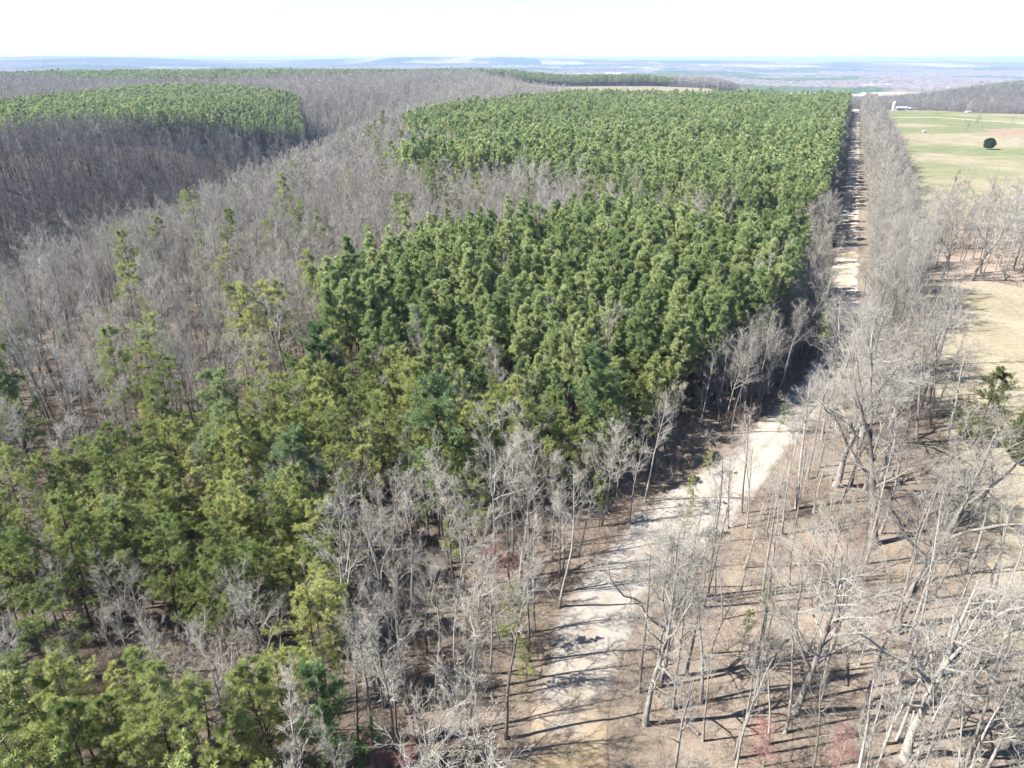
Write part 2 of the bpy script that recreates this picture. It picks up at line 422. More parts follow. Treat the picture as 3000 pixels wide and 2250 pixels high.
# ------------------------------------------------------------------ tubes and trees
class Buf:
    def __init__(s): s.v = []; s.q = []; s.t = []; s.qm = []; s.tm = []; s.n = 0
    def add(s, v, q=None, t=None, m=0):
        if q is not None and len(q): s.q.append(q + s.n); s.qm.append(np.full(len(q), m))
        if t is not None and len(t): s.t.append(t + s.n); s.tm.append(np.full(len(t), m))
        s.v.append(v); s.n += len(v)
    def mesh(s, name, mats):
        cat = lambda a, w: np.concatenate(a) if a else np.zeros((0, w), int)
        return make_mesh(name, np.concatenate(s.v), cat(s.q, 4), cat(s.t, 3), mats, np.concatenate(s.qm) if s.qm else None, np.concatenate(s.tm) if s.tm else None, True)
    def merge(s, o, m=None):
        off = s.n
        s.v += o.v; s.n += o.n
        s.q += [a + off for a in o.q]; s.t += [a + off for a in o.t]
        s.qm += [a if m is None else np.full(len(a), m) for a in o.qm]; s.tm += [a if m is None else np.full(len(a), m) for a in o.tm]

def norm(a): return a / (np.linalg.norm(a, axis=-1, keepdims=True) + 1e-9)
def tubes(buf, P, Rr, k, m=0):
    """P (b,n,3) paths, Rr (b,n) radii: k-sided tubes, the last ring drawn together to a point"""
    b, n, _ = P.shape
    T = norm(np.gradient(P, axis=1))
    ref = np.where(np.abs(T[:, :1, 2:3]) > 0.9, np.array([1.0, 0, 0]), np.array([0, 0, 1.0]))
    ref = np.broadcast_to(ref, T.shape)
    U = norm(np.cross(T, ref)); W = np.cross(T, U)
    a = np.arange(k) / k * 2 * np.pi
    ring = P[:, :, None, :] + Rr[:, :, None, None] * (np.cos(a)[None, None, :, None] * U[:, :, None, :] + np.sin(a)[None, None, :, None] * W[:, :, None, :])
    body = ring[:, :-1].reshape(b, -1, 3); tip = P[:, -1:, :]
    v = np.concatenate([body, tip], 1); per = (n - 1) * k + 1
    i = np.arange((n - 1) * k).reshape(n - 1, k); j = np.roll(i, -1, 1)
    off = (np.arange(b) * per)[:, None, None]
    q = None
    if n > 2:
        q = np.stack([i[:-1], j[:-1], j[1:], i[1:]], -1).reshape(1, -1, 4) + off
        q = q.reshape(-1, 4)
    t = np.stack([i[-1], j[-1], np.full(k, per - 1)], -1)[None] + off
    buf.add(v.reshape(-1, 3), q, t.reshape(-1, 3), m)

def grow(g, P0, D0, L, n, wander, up, curve=None):
    b = len(P0); P = np.zeros((b, n, 3)); P[:, 0] = P0; d = norm(D0)
    st = (L / (n - 1))[:, None]
    for i in range(1, n):
        d = norm(d + g.normal(0, wander, (b, 3)) + np.array([0, 0, 1.0]) * up)
        P[:, i] = P[:, i - 1] + d * st
    return P

def spawn(g, P, Rr, Lp, per, t0, t1, ang, ang_sd, lr, lr_sd, rr, taper=0.6):
    """children along parents -> start, direction, length, radius"""
    b, n, _ = P.shape
    if np.isscalar(per): cnt = np.full(b, per)
    else: cnt = per
    pi = np.repeat(np.arange(b), cnt)
    k = np.concatenate([np.arange(c) for c in cnt]) if len(cnt) else np.zeros(0)
    t = t0 + (t1 - t0) * (k + g.random(len(k))) / np.repeat(np.maximum(cnt, 1), cnt)
    f = t * (n - 1); i0 = np.minimum(f.astype(int), n - 2); fr = (f - i0)[:, None]
    p = P[pi, i0] * (1 - fr) + P[pi, i0 + 1] * fr
    tan = norm(P[pi, i0 + 1] - P[pi, i0])
    az = g.random(len(pi)) * 2 * np.pi + k * 2.4
    ref = np.where(np.abs(tan[:, 2:3]) > 0.9, np.array([[1.0, 0, 0]]), np.array([[0, 0, 1.0]]))
    u = norm(np.cross(tan, ref)); w = np.cross(tan, u)
    a = R(ang) + g.normal(0, R(ang_sd), len(pi))
    d = tan * np.cos(a)[:, None] + (u * np.cos(az)[:, None] + w * np.sin(az)[:, None]) * np.sin(a)[:, None]
    L = Lp[pi] * (lr + g.normal(0, lr_sd, len(pi))) * (1 - taper * t)
    L = np.maximum(L, 0.12)
    rad = (Rr[pi, i0] * (1 - fr[:, 0]) + Rr[pi, i0 + 1] * fr[:, 0]) * rr
    return p, d, L, rad, t

def bare_tree(seed, Ht=17, r0=0.16, clear=0.4, limbs=14, limb_len=0.34, ang=42, subs=6, twigs=6, fine=4, up=0.05, wander=0.10, tw=0.011, lean=0.03, forks=1, trunk_k=7, fine_r=0.007, tip=0.02):
    """leafless tree: returns (trunk buffer, crown buffer)"""
    g = np.random.default_rng(seed)
    tr, cr = Buf(), Buf()
    n = 12
    P0 = np.zeros((1, 3)); P0[:, 2] = -0.3
    D0 = np.array([[g.normal(0, lean), g.normal(0, lean), 1.0]])
    P = grow(g, P0, D0, np.array([Ht]), n, 0.035 * (1.6 if forks > 1 else 1), 0.02)
    s = np.linspace(0, 1, n)
    Rr = (r0 * (1 - s) ** 0.85 + tip + r0 * 0.45 * np.exp(-s * 22))[None]
    tubes(tr, P, Rr, trunk_k)
    Ls = np.array([Ht])
    Pl, Rl, Ll = P, Rr, Ls
    if forks > 1:                     # heavy scaffold limbs that share the crown with the leader
        p, d, L, rad, t = spawn(g, P, Rr, Ls, forks, clear * 0.85, clear + 0.22, 34, 8, 0.68, 0.06, 0.66, 0.35)
        FP = grow(g, p, d, L, n, wander * 0.9, up + 0.03)
        FR = rad[:, None] * (1 - s[None]) ** 0.8 + tip * 0.8
        tubes(tr, FP, FR, 5)
        Pl = np.concatenate([P, FP]); Rl = np.concatenate([Rr, FR]); Ll = np.concatenate([Ls, L * 0.95])
        cnt = np.array([limbs] + [max(3, int(limbs * 0.6))] * len(FP))
        c0 = np.array([clear] + [0.25] * len(FP))
    else:
        cnt = np.array([limbs])
    p, d, L, rad, t = spawn(g, Pl, Rl, Ll, cnt, clear if forks == 1 else 0.3, 0.97, ang, 9, limb_len, 0.05, 0.55, 0.62)
    n1 = 6; s1 = np.linspace(0, 1, n1)
    P1 = grow(g, p, d, L, n1, wander, up)
    R1 = np.maximum(rad, 0.022)[:, None] * (1 - s1[None] * 0.85)
    tubes(cr, P1, R1, 4)
    p, d, L2, rad, t = spawn(g, P1, R1, L, subs, 0.15, 1.0, 40, 12, 0.62, 0.10, 0.6, 0.5)
    n2 = 4; s2 = np.linspace(0, 1, n2)
    P2 = grow(g, p, d, L2, n2, wander * 1.3, up * 1.4)
    R2 = np.maximum(rad, tw * 1.35)[:, None] * (1 - s2[None] * 0.75)
    tubes(cr, P2, R2, 3)
    p, d, L3, rad, t = spawn(g, P2, R2, L2, twigs, 0.1, 1.0, 38, 14, 0.62, 0.12, 0.6, 0.4)
    P3 = grow(g, p, d, L3, 3, wander * 1.5, up * 1.6)
    R3 = np.maximum(rad * 0.7, tw)[:, None] * np.array([[1, 0.75, 0.3]])
    tubes(cr, P3, R3, 3)
    if fine:
        p, d, L4, rad, t = spawn(g, P3, R3, L3, fine, 0.1, 1.0, 36, 14, 0.62, 0.12, 0.5, 0.3)
        P4 = grow(g, p, d, np.maximum(L4, 0.25), 2, 0.1, 0.06)
        tubes(cr, P4, np.full((len(p), 2), fine_r), 3)
    return tr, cr

def tufts(buf, g, P, D, nb, ln, wd, spread=0.9, m=0):
    """needle tufts: at every P a spray of nb narrow blades about direction D"""
    b = len(P)
    d = norm(np.repeat(D, nb, 0) + g.normal(0, spread, (b * nb, 3)))
    c = np.repeat(P, nb, 0) + d * ln * 0.08
    L = (ln * g.uniform(0.65, 1.15, b * nb))[:, None]
    s = norm(np.cross(d, g.normal(0, 1, (b * nb, 3)))) * wd
    v = np.stack([c - s * 0.5, c + s * 0.5, c + d * L + s * 0.55, c + d * L - s * 0.55], 1)
    v[:, 2:] += 0  # blunt-ended blades keep the tuft full
    q = np.arange(b * nb * 4).reshape(-1, 4)
    buf.add(v.reshape(-1, 3), q, None, m)

def pine(seed, Ht=17, r0=0.13, base=0.5, rmax=1.9, nbr=46, subs=5, per=2, nb=14, ln=0.30, wd=0.035, loose=0.0, flat=0.0, shape=0.75, trunk_k=7, stubs=8, wander=0.12, whorls=0, lv=(0.6, 1.25)):
    g = np.random.default_rng(seed)
    tr, cr = Buf(), Buf()
    n = 10; s = np.linspace(0, 1, n)
    P = grow(g, np.array([[0, 0, -0.3]]), np.array([[g.normal(0, 0.03), g.normal(0, 0.03), 1.0]]), np.array([Ht + 0.2]), n, 0.025, 0.03)
    Rr = (r0 * (1 - s) ** 0.8 + 0.012 + r0 * 0.3 * np.exp(-s * 25))[None]
    tubes(tr, P, Rr, trunk_k)
    t = base + (0.985 - base) * (np.arange(nbr) + g.random(nbr)) / nbr
    if whorls: t = base + (0.985 - base) * (np.floor((t - base) / (0.985 - base) * whorls) + 0.5 + g.normal(0, 0.10, nbr)) / whorls
    t = np.clip(t, base, 0.99)
    f = t * (n - 1); i0 = np.minimum(f.astype(int), n - 2); fr = (f - i0)[:, None]
    p = P[0, i0] * (1 - fr) + P[0, i0 + 1] * fr
    u = (t - base) / (1 - base)
    az = g.random(nbr) * 2 * np.pi
    el = -0.12 + 1.0 * u ** 1.5 * (1 - flat) + g.normal(0, 0.15, nbr)
    L = rmax * (np.minimum(1, 0.55 + u * 1.6) * (1 - u) ** shape + 0.16) * g.uniform(lv[0], lv[1], nbr)
    d = np.stack([np.cos(az) * np.cos(el), np.sin(az) * np.cos(el), np.sin(el)], 1)
    B = grow(g, p, d, L, 5, wander, 0.07 * (1 - flat))
    br = np.maximum(0.012, 0.014 + 0.011 * L)
    tubes(cr, B, br[:, None] * np.linspace(1, 0.4, 5)[None], 3, 1)
    p2, d2, L2, _, tt = spawn(g, B, np.ones((nbr, 5)), L, subs, 0.3, 1.0, 42, 12, 0.42, 0.08, 1, 0.35)
    S = grow(g, p2, d2, np.maximum(L2, 0.2), 3, 0.12, 0.1)
    tubes(cr, S, np.full((len(p2), 3), 0.008) * np.array([[1, 0.8, 0.5]]), 3, 1)
    for j, ff in enumerate(np.linspace(1.0, 0.25 if per > 3 else 0.35, per)):
        f = ff * 2; a = min(int(f), 1); w = f - a
        q = S[:, a] * (1 - w) + S[:, a + 1] * w
        dd = norm(S[:, 2] - S[:, 0])
        keep = g.random(len(q)) > loose
        tufts(cr, g, q[keep] + g.normal(0, 0.03, (keep.sum(), 3)), dd[keep] * 1.0 + np.array([0, 0, 0.35]), nb, ln, wd)
    tufts(cr, g, B[:, -1], norm(B[:, -1] - B[:, -2]) + np.array([0, 0, 0.3]), nb, ln * 1.1, wd)
    tufts(cr, g, P[:, -1] + g.normal(0, 0.05, (1, 3)), np.array([[0, 0, 1.0]]), nb * 2, ln * 1.3, wd)
    if stubs:                      # dead snags below the live crown
        t = g.uniform(base * 0.45, base, stubs); f = t * (n - 1); i0 = f.astype(int); fr = (f - i0)[:, None]
        p = P[0, i0] * (1 - fr) + P[0, np.minimum(i0 + 1, n - 1)] * fr
        az = g.random(stubs) * 6.28
        d = np.stack([np.cos(az), np.sin(az), g.normal(-0.1, 0.15, stubs)], 1)
        tubes(tr, grow(g, p, d, g.uniform(0.5, 1.5, stubs), 3, 0.1, 0), np.full((stubs, 3), 0.014), 3)
    return tr, cr

def cedar(seed, Ht=8, rmax=2.4, base=0.06, ball=False, n=2600, ln=0.34, wd=0.075):
    g = np.random.default_rng(seed)
    tr, cr = Buf(), Buf()
    P = grow(g, np.array([[0, 0, -0.2]]), np.array([[0.02, 0.01, 1.0]]), np.array([Ht * 0.96]), 8, 0.03, 0.02)
    tubes(tr, P, (0.16 * (1 - np.linspace(0, 1, 8)) + 0.02)[None], 7)
    u = g.random(n) ** 0.8; az = g.random(n) * 6.283
    lump = 1 + 0.22 * np.sin(az * 3 + seed) * np.sin(u * 9 + seed) + 0.12 * np.sin(az * 7 + u * 14)
    prof = (np.sqrt(np.clip(1 - (2 * u - 0.9) ** 2 / 1.25, 0, 1)) if ball else (0.25 + 0.75 * np.minimum(1, u * 5)) * (1 - u) ** 0.72 + 0.05)
    rad = rmax * prof * lump * g.uniform(0.45, 1.0, n) ** 0.5
    z = Ht * (base + (1 - base) * u)
    p = np.stack([np.cos(az) * rad, np.sin(az) * rad, z], 1)
    d = np.stack([np.cos(az), np.sin(az), np.full(n, 0.9)], 1)
    sb = g.integers(0, n, 90)
    st = np.stack([np.zeros(90), np.zeros(90), z[sb] * 0.93], 1)
    tubes(cr, np.stack([st, (st + p[sb]) / 2, p[sb]], 1), np.full((90, 3), 0.02), 3, 1)
    tufts(cr, g, p, norm(d), 6, ln, wd, 0.55)
    return tr, cr

def brush(seed, Ht=3.0, stems=5):
    g = np.random.default_rng(seed); b = Buf()
    p = np.concatenate([g.normal(0, 0.35, (stems, 2)), np.full((stems, 1), -0.1)], 1)
    d = np.concatenate([g.normal(0, 0.35, (stems, 2)), np.ones((stems, 1))], 1)
    L = Ht * g.uniform(0.5, 1.1, stems)
    P = grow(g, p, d, L, 5, 0.14, 0.02); Rr = np.full((stems, 5), 0.018) * np.linspace(1, 0.4, 5)[None]
    tubes(b, P, Rr, 3)
    p, d, L2, r, t = spawn(g, P, Rr, L, 7, 0.2, 1, 45, 12, 0.4, 0.08, 0.6, 0.4)
    P2 = grow(g, p, d, L2, 3, 0.15, 0.04); R2 = np.full((len(p), 3), 0.009)
    tubes(b, P2, R2, 3)
    p, d, L3, r, t = spawn(g, P2, R2, L2, 4, 0.2, 1, 40, 12, 0.6, 0.1, 0.6, 0.3)
    tubes(b, grow(g, p, d, L3, 2, 0.1, 0.05), np.full((len(p), 2), 0.008), 3)
    return b

def joined(name, tr, cr, bark, leaf, wood=None):
    """one mesh for the massed woods: slot 0 bark, 1 crown, 2 wood inside the crown"""
    b = Buf(); b.merge(tr, 0)
    c = Buf(); c.merge(cr)
    c.qm = [a + 1 for a in c.qm]; c.tm = [a + 1 for a in c.tm]
    b.merge(c)
    return b.mesh(name, [bark, leaf, wood or bark])

# prototypes: near (parts), mid and far (massed)
PR = {}
def near(kind, pairs, bark, leaf, wood=None):
    PR[kind] = [(a.mesh('trunk', [bark]), b.mesh('crown', [leaf, wood or bark])) for a, b in pairs]
MASS = {}
def mass(kind, mids, fars, bark, leaf, wood=None):
    MASS[kind] = ([joined(kind + '_mid', a, b, bark, leaf, wood) for a, b in mids], [joined(kind + '_far', a, b, bark, leaf, wood) for a, b in fars])

hw = lambda s, **k: bare_tree(s, **k)
near('hardwood', [hw(100 + i, Ht=17 + 2 * (i % 3 - 1), r0=(0.10, 0.13, 0.16, 0.12)[i % 4], clear=(0.42, 0.55, 0.34, 0.5)[i % 4], limbs=12 + i % 4, limb_len=(0.25, 0.27, 0.33, 0.23)[i % 4], ang=38 + 4 * (i % 3), subs=5, twigs=6, fine=3, up=0.07) for i in range(12)], M['bark'], M['twig'])
near('roadside', [hw(200 + i, Ht=15 + 1.5 * (i % 3 - 1), r0=(0.15, 0.19, 0.13)[i % 3], clear=(0.25, 0.32, 0.38)[i % 3], limbs=16, limb_len=0.36, ang=44, subs=6, twigs=6, fine=2, up=0.06, wander=0.13, forks=(1, 2, 1)[i % 3]) for i in range(6)] + [hw(260 + i, Ht=17.5, r0=(0.13, 0.16)[i % 2], clear=0.55, limbs=10, limb_len=0.27, ang=38, subs=5, twigs=5, fine=2, up=0.09, wander=0.13) for i in range(6)], M['pale_bark'], M['pale_twig'])
near('oak', [hw(300 + i, Ht=18 + (i % 3), r0=0.23 + 0.03 * (i % 3), clear=0.34 + 0.05 * (i % 2), limbs=14, limb_len=0.42, ang=50, subs=7, twigs=6, fine=3, up=0.03, wander=0.20, forks=3, trunk_k=9, lean=0.06, tip=0.03) for i in range(6)], M['pale_bark'], M['pale_twig'])
near('maple', [hw(400 + i, Ht=7 + i, r0=0.07, clear=0.2, limbs=14, limb_len=0.5, ang=40, subs=6, twigs=6, fine=4, up=0.08, tw=0.010, fine_r=0.010) for i in range(3)], M['bark'], M['red_twig'])
near('pine', [pine(500 + i, Ht=17 + (i % 3 - 1), base=0.46 + 0.04 * (i % 3), rmax=(1.65, 1.95, 1.5)[i % 3], nbr=44 + 4 * (i % 3), subs=5, per=4, nb=13, ln=0.32, wd=0.026, lv=(0.45, 1.35)) for i in range(8)], M['pine_bark'], M['pine'], M['pine_bark'])
near('bigpine', [pine(550 + i, Ht=16, r0=0.18, base=0.25, rmax=3.4, nbr=52, subs=7, per=2, nb=26, ln=0.42, wd=0.032, shape=0.6, lv=(0.4, 1.35), whorls=13) for i in range(3)], M['pine_bark'], M['blue_pine'], M['pine_bark'])
near('scrub', [pine(600 + i, Ht=13 + (i % 3 - 1), r0=0.10, base=0.30 + 0.08 * (i % 3), rmax=(2.1, 2.5, 1.8)[i % 3], nbr=36 + 3 * (i % 3), subs=8, per=6, nb=11, ln=0.22, wd=0.015, loose=0.22, flat=0.5, shape=0.62, stubs=16, wander=0.17, whorls=10 + i % 3, lv=(0.35, 1.45)) for i in range(8)], M['pine_bark'], M['scrub'], M['pine_bark'])
near('cedar', [cedar(701, 8, 2.3), cedar(702, 7, 2.6), cedar(703, 9.5, 2.7)], M['pine_bark'], M['cedar'], M['pine_bark'])
near('olive', [pine(721, Ht=9.5, r0=0.15, base=0.10, rmax=3.1, nbr=60, subs=8, per=3, nb=12, ln=0.24, wd=0.035, loose=0.1, flat=0.3, shape=0.7, stubs=0, wander=0.2, lv=(0.4, 1.4))], M['pine_bark'], M['olive'], M['pine_bark'])
near('ball', [cedar(711, 7.6, 3.5, 0.12, True, 4200)], M['pine_bark'], M['cedar'], M['pine_bark'])

mass('hardwood', [hw(120 + i, Ht=17 + 1.5 * (i % 3 - 1), r0=0.13, clear=0.34, limbs=13, limb_len=0.30, ang=40, subs=6, twigs=7, fine=0, up=0.07, tw=0.020, trunk_k=5) for i in range(5)],
     [hw(140 + i, Ht=17, r0=0.14, clear=0.34, limbs=10, limb_len=0.32, ang=42, subs=5, twigs=5, fine=0, up=0.07, tw=0.044, trunk_k=4) for i in range(4)], M['bark'], M['twig'])
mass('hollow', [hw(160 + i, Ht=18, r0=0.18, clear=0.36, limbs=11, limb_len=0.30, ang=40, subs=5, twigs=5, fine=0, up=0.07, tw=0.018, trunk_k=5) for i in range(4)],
     [hw(170 + i, Ht=18, r0=0.20, clear=0.36, limbs=11, limb_len=0.32, ang=42, subs=5, twigs=5, fine=0, up=0.07, tw=0.030, trunk_k=4) for i in range(4)], M['shaded_bark'], M['dark_twig'])
mass('roadside', [hw(220 + i, Ht=15, r0=0.16, clear=0.28, limbs=14, limb_len=0.36, ang=44, subs=6, twigs=7, fine=0, up=0.06, tw=0.017, trunk_k=5) for i in range(4)],
     [hw(240 + i, Ht=15, r0=0.16, clear=0.25, limbs=11, limb_len=0.38, ang=44, subs=5, twigs=5, fine=0, up=0.06, tw=0.034, trunk_k=4) for i in range(4)], M['pale_bark'], M['pale_twig'])
mass('pine', [pine(520 + i, Ht=17 + (i % 3 - 1), base=0.48, rmax=(1.65, 1.95, 1.5)[i % 3], nbr=34, subs=4, per=2, nb=7, ln=0.42, wd=0.085, trunk_k=5, stubs=4) for i in range(5)],
     [pine(540 + i, Ht=17, base=0.5, rmax=2.0, nbr=22, subs=3, per=1, nb=6, ln=0.62, wd=0.20, trunk_k=4, stubs=0) for i in range(4)], M['pine_bark'], M['pine'], M['pine_bark'])
mass('scrub', [pine(620 + i, Ht=13 + (i % 3 - 1), r0=0.10, base=0.36, rmax=(2.1, 2.5, 1.8)[i % 3], nbr=32, subs=5, per=2, nb=9, ln=0.32, wd=0.048, loose=0.1, flat=0.45, shape=0.6, trunk_k=5, stubs=6, wander=0.16) for i in range(4)],
     [pine(640 + i, Ht=13, r0=0.10, base=0.36, rmax=2.2, nbr=20, subs=3, per=1, nb=6, ln=0.6, wd=0.18, flat=0.45, shape=0.6, trunk_k=4, stubs=0) for i in range(3)], M['pine_bark'], M['scrub'], M['pine_bark'])

# ------------------------------------------------------------------ where the trees stand
def scatter(x0, x1, y0, y1, sp, jit=0.38, rot=0.0):
    nx_, ny_ = int((x1 - x0) / sp), int((y1 - y0) / sp)
    a, b = np.meshgrid(np.arange(nx_), np.arange(ny_))
    x = x0 + (a + 0.5 + 0.5 * (b % 2) + rng.uniform(-jit, jit, a.shape)) * sp
    y = y0 + (b + 0.5 + rng.uniform(-jit, jit, a.shape)) * sp
    return x.ravel(), y.ravel()
def project(x, y, z):
    yy, zz = y, z - CAM_H
    dep = yy * math.cos(PITCH) - zz * math.sin(PITCH)
    up = yy * math.sin(PITCH) + zz * math.cos(PITCH)
    dep = np.where(dep > 1, dep, 1)
    return 512 + FPX * x / dep, 384 - FPX * up / dep, dep
def in_wedge(x, y, deg=41, m=28):
    return (np.abs(x) < np.maximum(y, 0) * math.tan(R(deg)) + m) & (y > 8)

ALL = {k: [] for k in ('hardwood', 'roadside', 'pine', 'scrub', 'hollow')}     # rows: x, y, scale, zone
def put(kind, x, y, s, zone):
    for a, b, c in zip(np.atleast_1d(x), np.atleast_1d(y), np.broadcast_to(s, np.atleast_1d(x).shape)):
        ALL[kind].append((float(a), float(b), float(c), zone))

ANY_PINE = [PINE_A, PINE_B, PINE_H, PINE_S, PINE_T]
def in_any(x, y, polys):
    r = np.zeros(np.shape(x), bool)
    for p in polys: r |= inpoly(x, y, p)
    return r
# plantations
for poly, box, sp, zone in ((PINE_A, (-40, 75, 60, 180), 2.35, 'stand'), (PINE_B, (-70, 340, 170, 780), 2.75, 'far_stand'), (PINE_H, (-600, -150, 320, 930), 3.3, 'hill'),
                            (PINE_S, (-900, 70, 1070, 1650), 5.2, 'strip'), (PINE_T, (-95, 320, 1445, 1645), 4.6, 'belt')):
    x, y = scatter(*box, sp)
    k = inpoly(x, y, poly) & in_wedge(x, y)
    x, y = x[k], y[k]
    rd, sd = road_dist(x, y)
    k = (rd > 9.5) & (rng.random(len(x)) > 0.05)
    x, y = x[k], y[k]
    hv = 0.80 + 0.36 * fbm(x / 30, y / 30, 3) + rng.normal(0, 0.085, len(x))
    if zone == 'stand':
        hv *= 0.80 + 0.22 * smooth(66, 105, y)
        mixk = (y < 96 + 14 * (fbm(x / 9, y / 9, 2) - 0.5)) & (rng.random(len(x)) < 0.5 * smooth(100, 66, y))
        a = mixk & (rng.random(len(x)) < 0.6); b = mixk & ~a
        put('scrub', x[a], y[a], hv[a] * 1.12, 'front'); put('hardwood', x[b], y[b], hv[b] * 0.72, 'front')
        odd = ~mixk & (rng.random(len(x)) < 0.045)
        put('hardwood', x[odd], y[odd], hv[odd] * 0.92, 'front')
        put('pine', x[~mixk & ~odd], y[~mixk & ~odd], hv[~mixk & ~odd], zone)
    else:
        odd = rng.random(len(x)) < (0.03 if zone == 'far_stand' else 0.0)
        put('hardwood', x[odd], y[odd], hv[odd] * 0.95, 'slope')
        put('pine', x[~odd], y[~odd], hv[~odd], zone)

# scrub pine wood close by on the left
x, y = scatter(-85, 12, 14, 115, 2.5, 0.48)
k = inpoly(x, y, SCRUB) & in_wedge(x, y, 44, 34); x, y = x[k], y[k]
rd, sd = road_dist(x, y); k = rd > 8; x, y = x[k], y[k]
n = fbm(x / 10 + 3, y / 10 + 60, 3)
isp = n > 0.455
pu = rng.random(len(x))
a = isp & (pu < 0.84)
put('scrub', x[a], y[a], 0.74 + 0.34 * rng.random(a.sum()), 'scrub')
b = (~isp & (pu < 0.60)) | (isp & (pu > 0.90))
put('hardwood', x[b], y[b], 0.52 + 0.24 * rng.random(b.sum()), 'scrub')

# bare wood between the scrub pines and the road
x, y = scatter(-30, 70, 14, 120, 2.9, 0.48)
rd, sd = road_dist(x, y)
k = (sd < 0) & (rd > 3.6) & ~inpoly(x, y, SCRUB) & ~inpoly(x, y, PINE_A) & (rd < 32) & in_wedge(x, y)
open_bank = (np.hypot((x - 20) / 1.3, y - 76) < 8.5)
k &= ~(open_bank & (rng.random(len(x)) < 0.8)) & (rng.random(len(x)) < 0.82)
put('hardwood', x[k], y[k], 0.50 + 0.46 * rng.random(k.sum()), 'verge')
# some small pines in it
for px, py, s in ((0, 44.5, .62), (1.2, 41.5, .42), (9.5, 63, .52), (18, 60.5, .36), (20.5, 66.5, .38), (24, 73, .34), (51, 108, .7), (53, 112, .55), (-6, 56, .6), (-3, 60, .7), (4, 66, .7), (-11, 41, .5)):
    put('scrub', px, py, s, 'verge')

# the open wood right of the bend
x, y = scatter(2, 95, 12, 130, 2.5, 0.48)
rd, sd = road_dist(x, y)
k = (sd > 0) & (rd > 3.8) & ~inpoly(x, y, FIELD_R) & (y < 112) & in_wedge(x, y) & (rng.random(len(x)) < 0.50 + 0.06 * smooth(80, 45, y))
k &= ~((np.hypot((x - 55) / 1.0, (y - 71) / 1.4) < 8.0))
put('roadside', x[k], y[k], (0.46 + 0.56 * rng.random(k.sum())) * (0.88 + 0.3 * smooth(50, 90, y[k])), 'bend')
for px, py, s in ((23, 50, .28), (20, 46, .3), (53.5, 92, .4), (36, 84, .36), (33, 62, .3)):
    put('scrub', px, py, s, 'bend')

# fence row right of the straight road, thin row left of it
for kk in range(1500):
    s = rng.uniform(-10, 700) ; o = rng.uniform(4.7, 12.8 + 6.5 * min(1, max(0, (s - 60) / 180)))
    p = RQ + RD * s + RN * o
    ALL['roadside'].append((p[0], p[1], rng.uniform(0.62, 1.12) * (0.78 if o > 17 or o < 6.5 else 1.0), 'row'))
for kk in range(420):
    s = rng.uniform(-15, 640); o = -rng.uniform(4.9, 9.5)
    p = RQ + RD * s + RN * o
    ALL['roadside'].append((p[0], p[1], rng.uniform(0.4, 0.66), 'pine_edge'))
for kk in range(150):
    k_ = int(rng.integers(95, 190)); q = ROAD[k_ * 1]; t_ = ROAD[k_ + 1] - ROAD[k_]; t_ = t_ / np.linalg.norm(t_)
    p = q + np.array([-t_[1], t_[0]]) * rng.uniform(4.2, 11)
    if math.hypot((p[0] - 20) / 1.3, p[1] - 76) < 7: continue
    ALL['roadside'].append((p[0], p[1], rng.uniform(0.4, 0.85), 'pine_edge'))
for kk in range(34):
    s = rng.uniform(46, 80); o = -rng.uniform(4.5, 17)
    p = RQ + RD * s + RN * o
    ALL['roadside'].append((p[0], p[1], rng.uniform(0.6, 0.98), 'pine_edge'))
# grove in the pasture
x, y = scatter(90, 240, 150, 220, 4.6, 0.5)
k = inpoly(x, y, GROVE) & in_wedge(x, y) & (rng.random(len(x)) < 0.8)
put('roadside', x[k], y[k], 0.62 + 0.5 * rng.random(k.sum()), 'grove')

# hardwoods of the left slope, the hollow, the hill and the upland behind
for (x0, x1, y0, y1, sp) in ((-330, 60, 40, 420, 3.8), (-520, 120, 420, 820, 5.0), (-900, 420, 820, 1640, 7.4), (380, 1500, 860, 1500, 7.2), (250, 640, 1000, 1640, 7.4)):
    x, y = scatter(x0, x1, y0, y1, sp, 0.45)
    k = in_wedge(x, y) & ~in_any(x, y, ANY_PINE) & ~inpoly(x, y, SCRUB) & ~inpoly(x, y, FIELD_R) & ~inpoly(x, y, FIELD_F)
    x, y = x[k], y[k]
    if y0 < 800:
        rd, sd = road_dist(x, y); k = (sd < 0) & (rd > 30); x, y = x[k], y[k]
    k = rng.random(len(x)) < 0.93
    x, y = x[k], y[k]
    sc = 0.80 + 0.34 * rng.random(len(x))
    if y0 == 40: sc *= 0.86 + 0.14 * smooth(-40, -110, x)
    pn = smooth(0.60, 0.66, fbm(x / 170 + 2, y / 240 + 8, 3)) * (y > 900) * (x > 480)
    pk = rng.random(len(x)) < pn
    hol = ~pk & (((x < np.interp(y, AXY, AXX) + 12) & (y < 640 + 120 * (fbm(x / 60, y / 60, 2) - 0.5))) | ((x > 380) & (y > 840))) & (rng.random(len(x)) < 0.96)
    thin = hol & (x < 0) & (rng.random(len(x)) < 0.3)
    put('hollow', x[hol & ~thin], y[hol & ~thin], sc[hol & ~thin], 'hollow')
    pk2 = pk | hol
    put('hardwood', x[~pk2], y[~pk2], sc[~pk2] * (1.12 if sp > 6 else 1), 'slope' if y0 < 800 else 'upland')
    put('pine', x[pk], y[pk], sc[pk], 'upland')
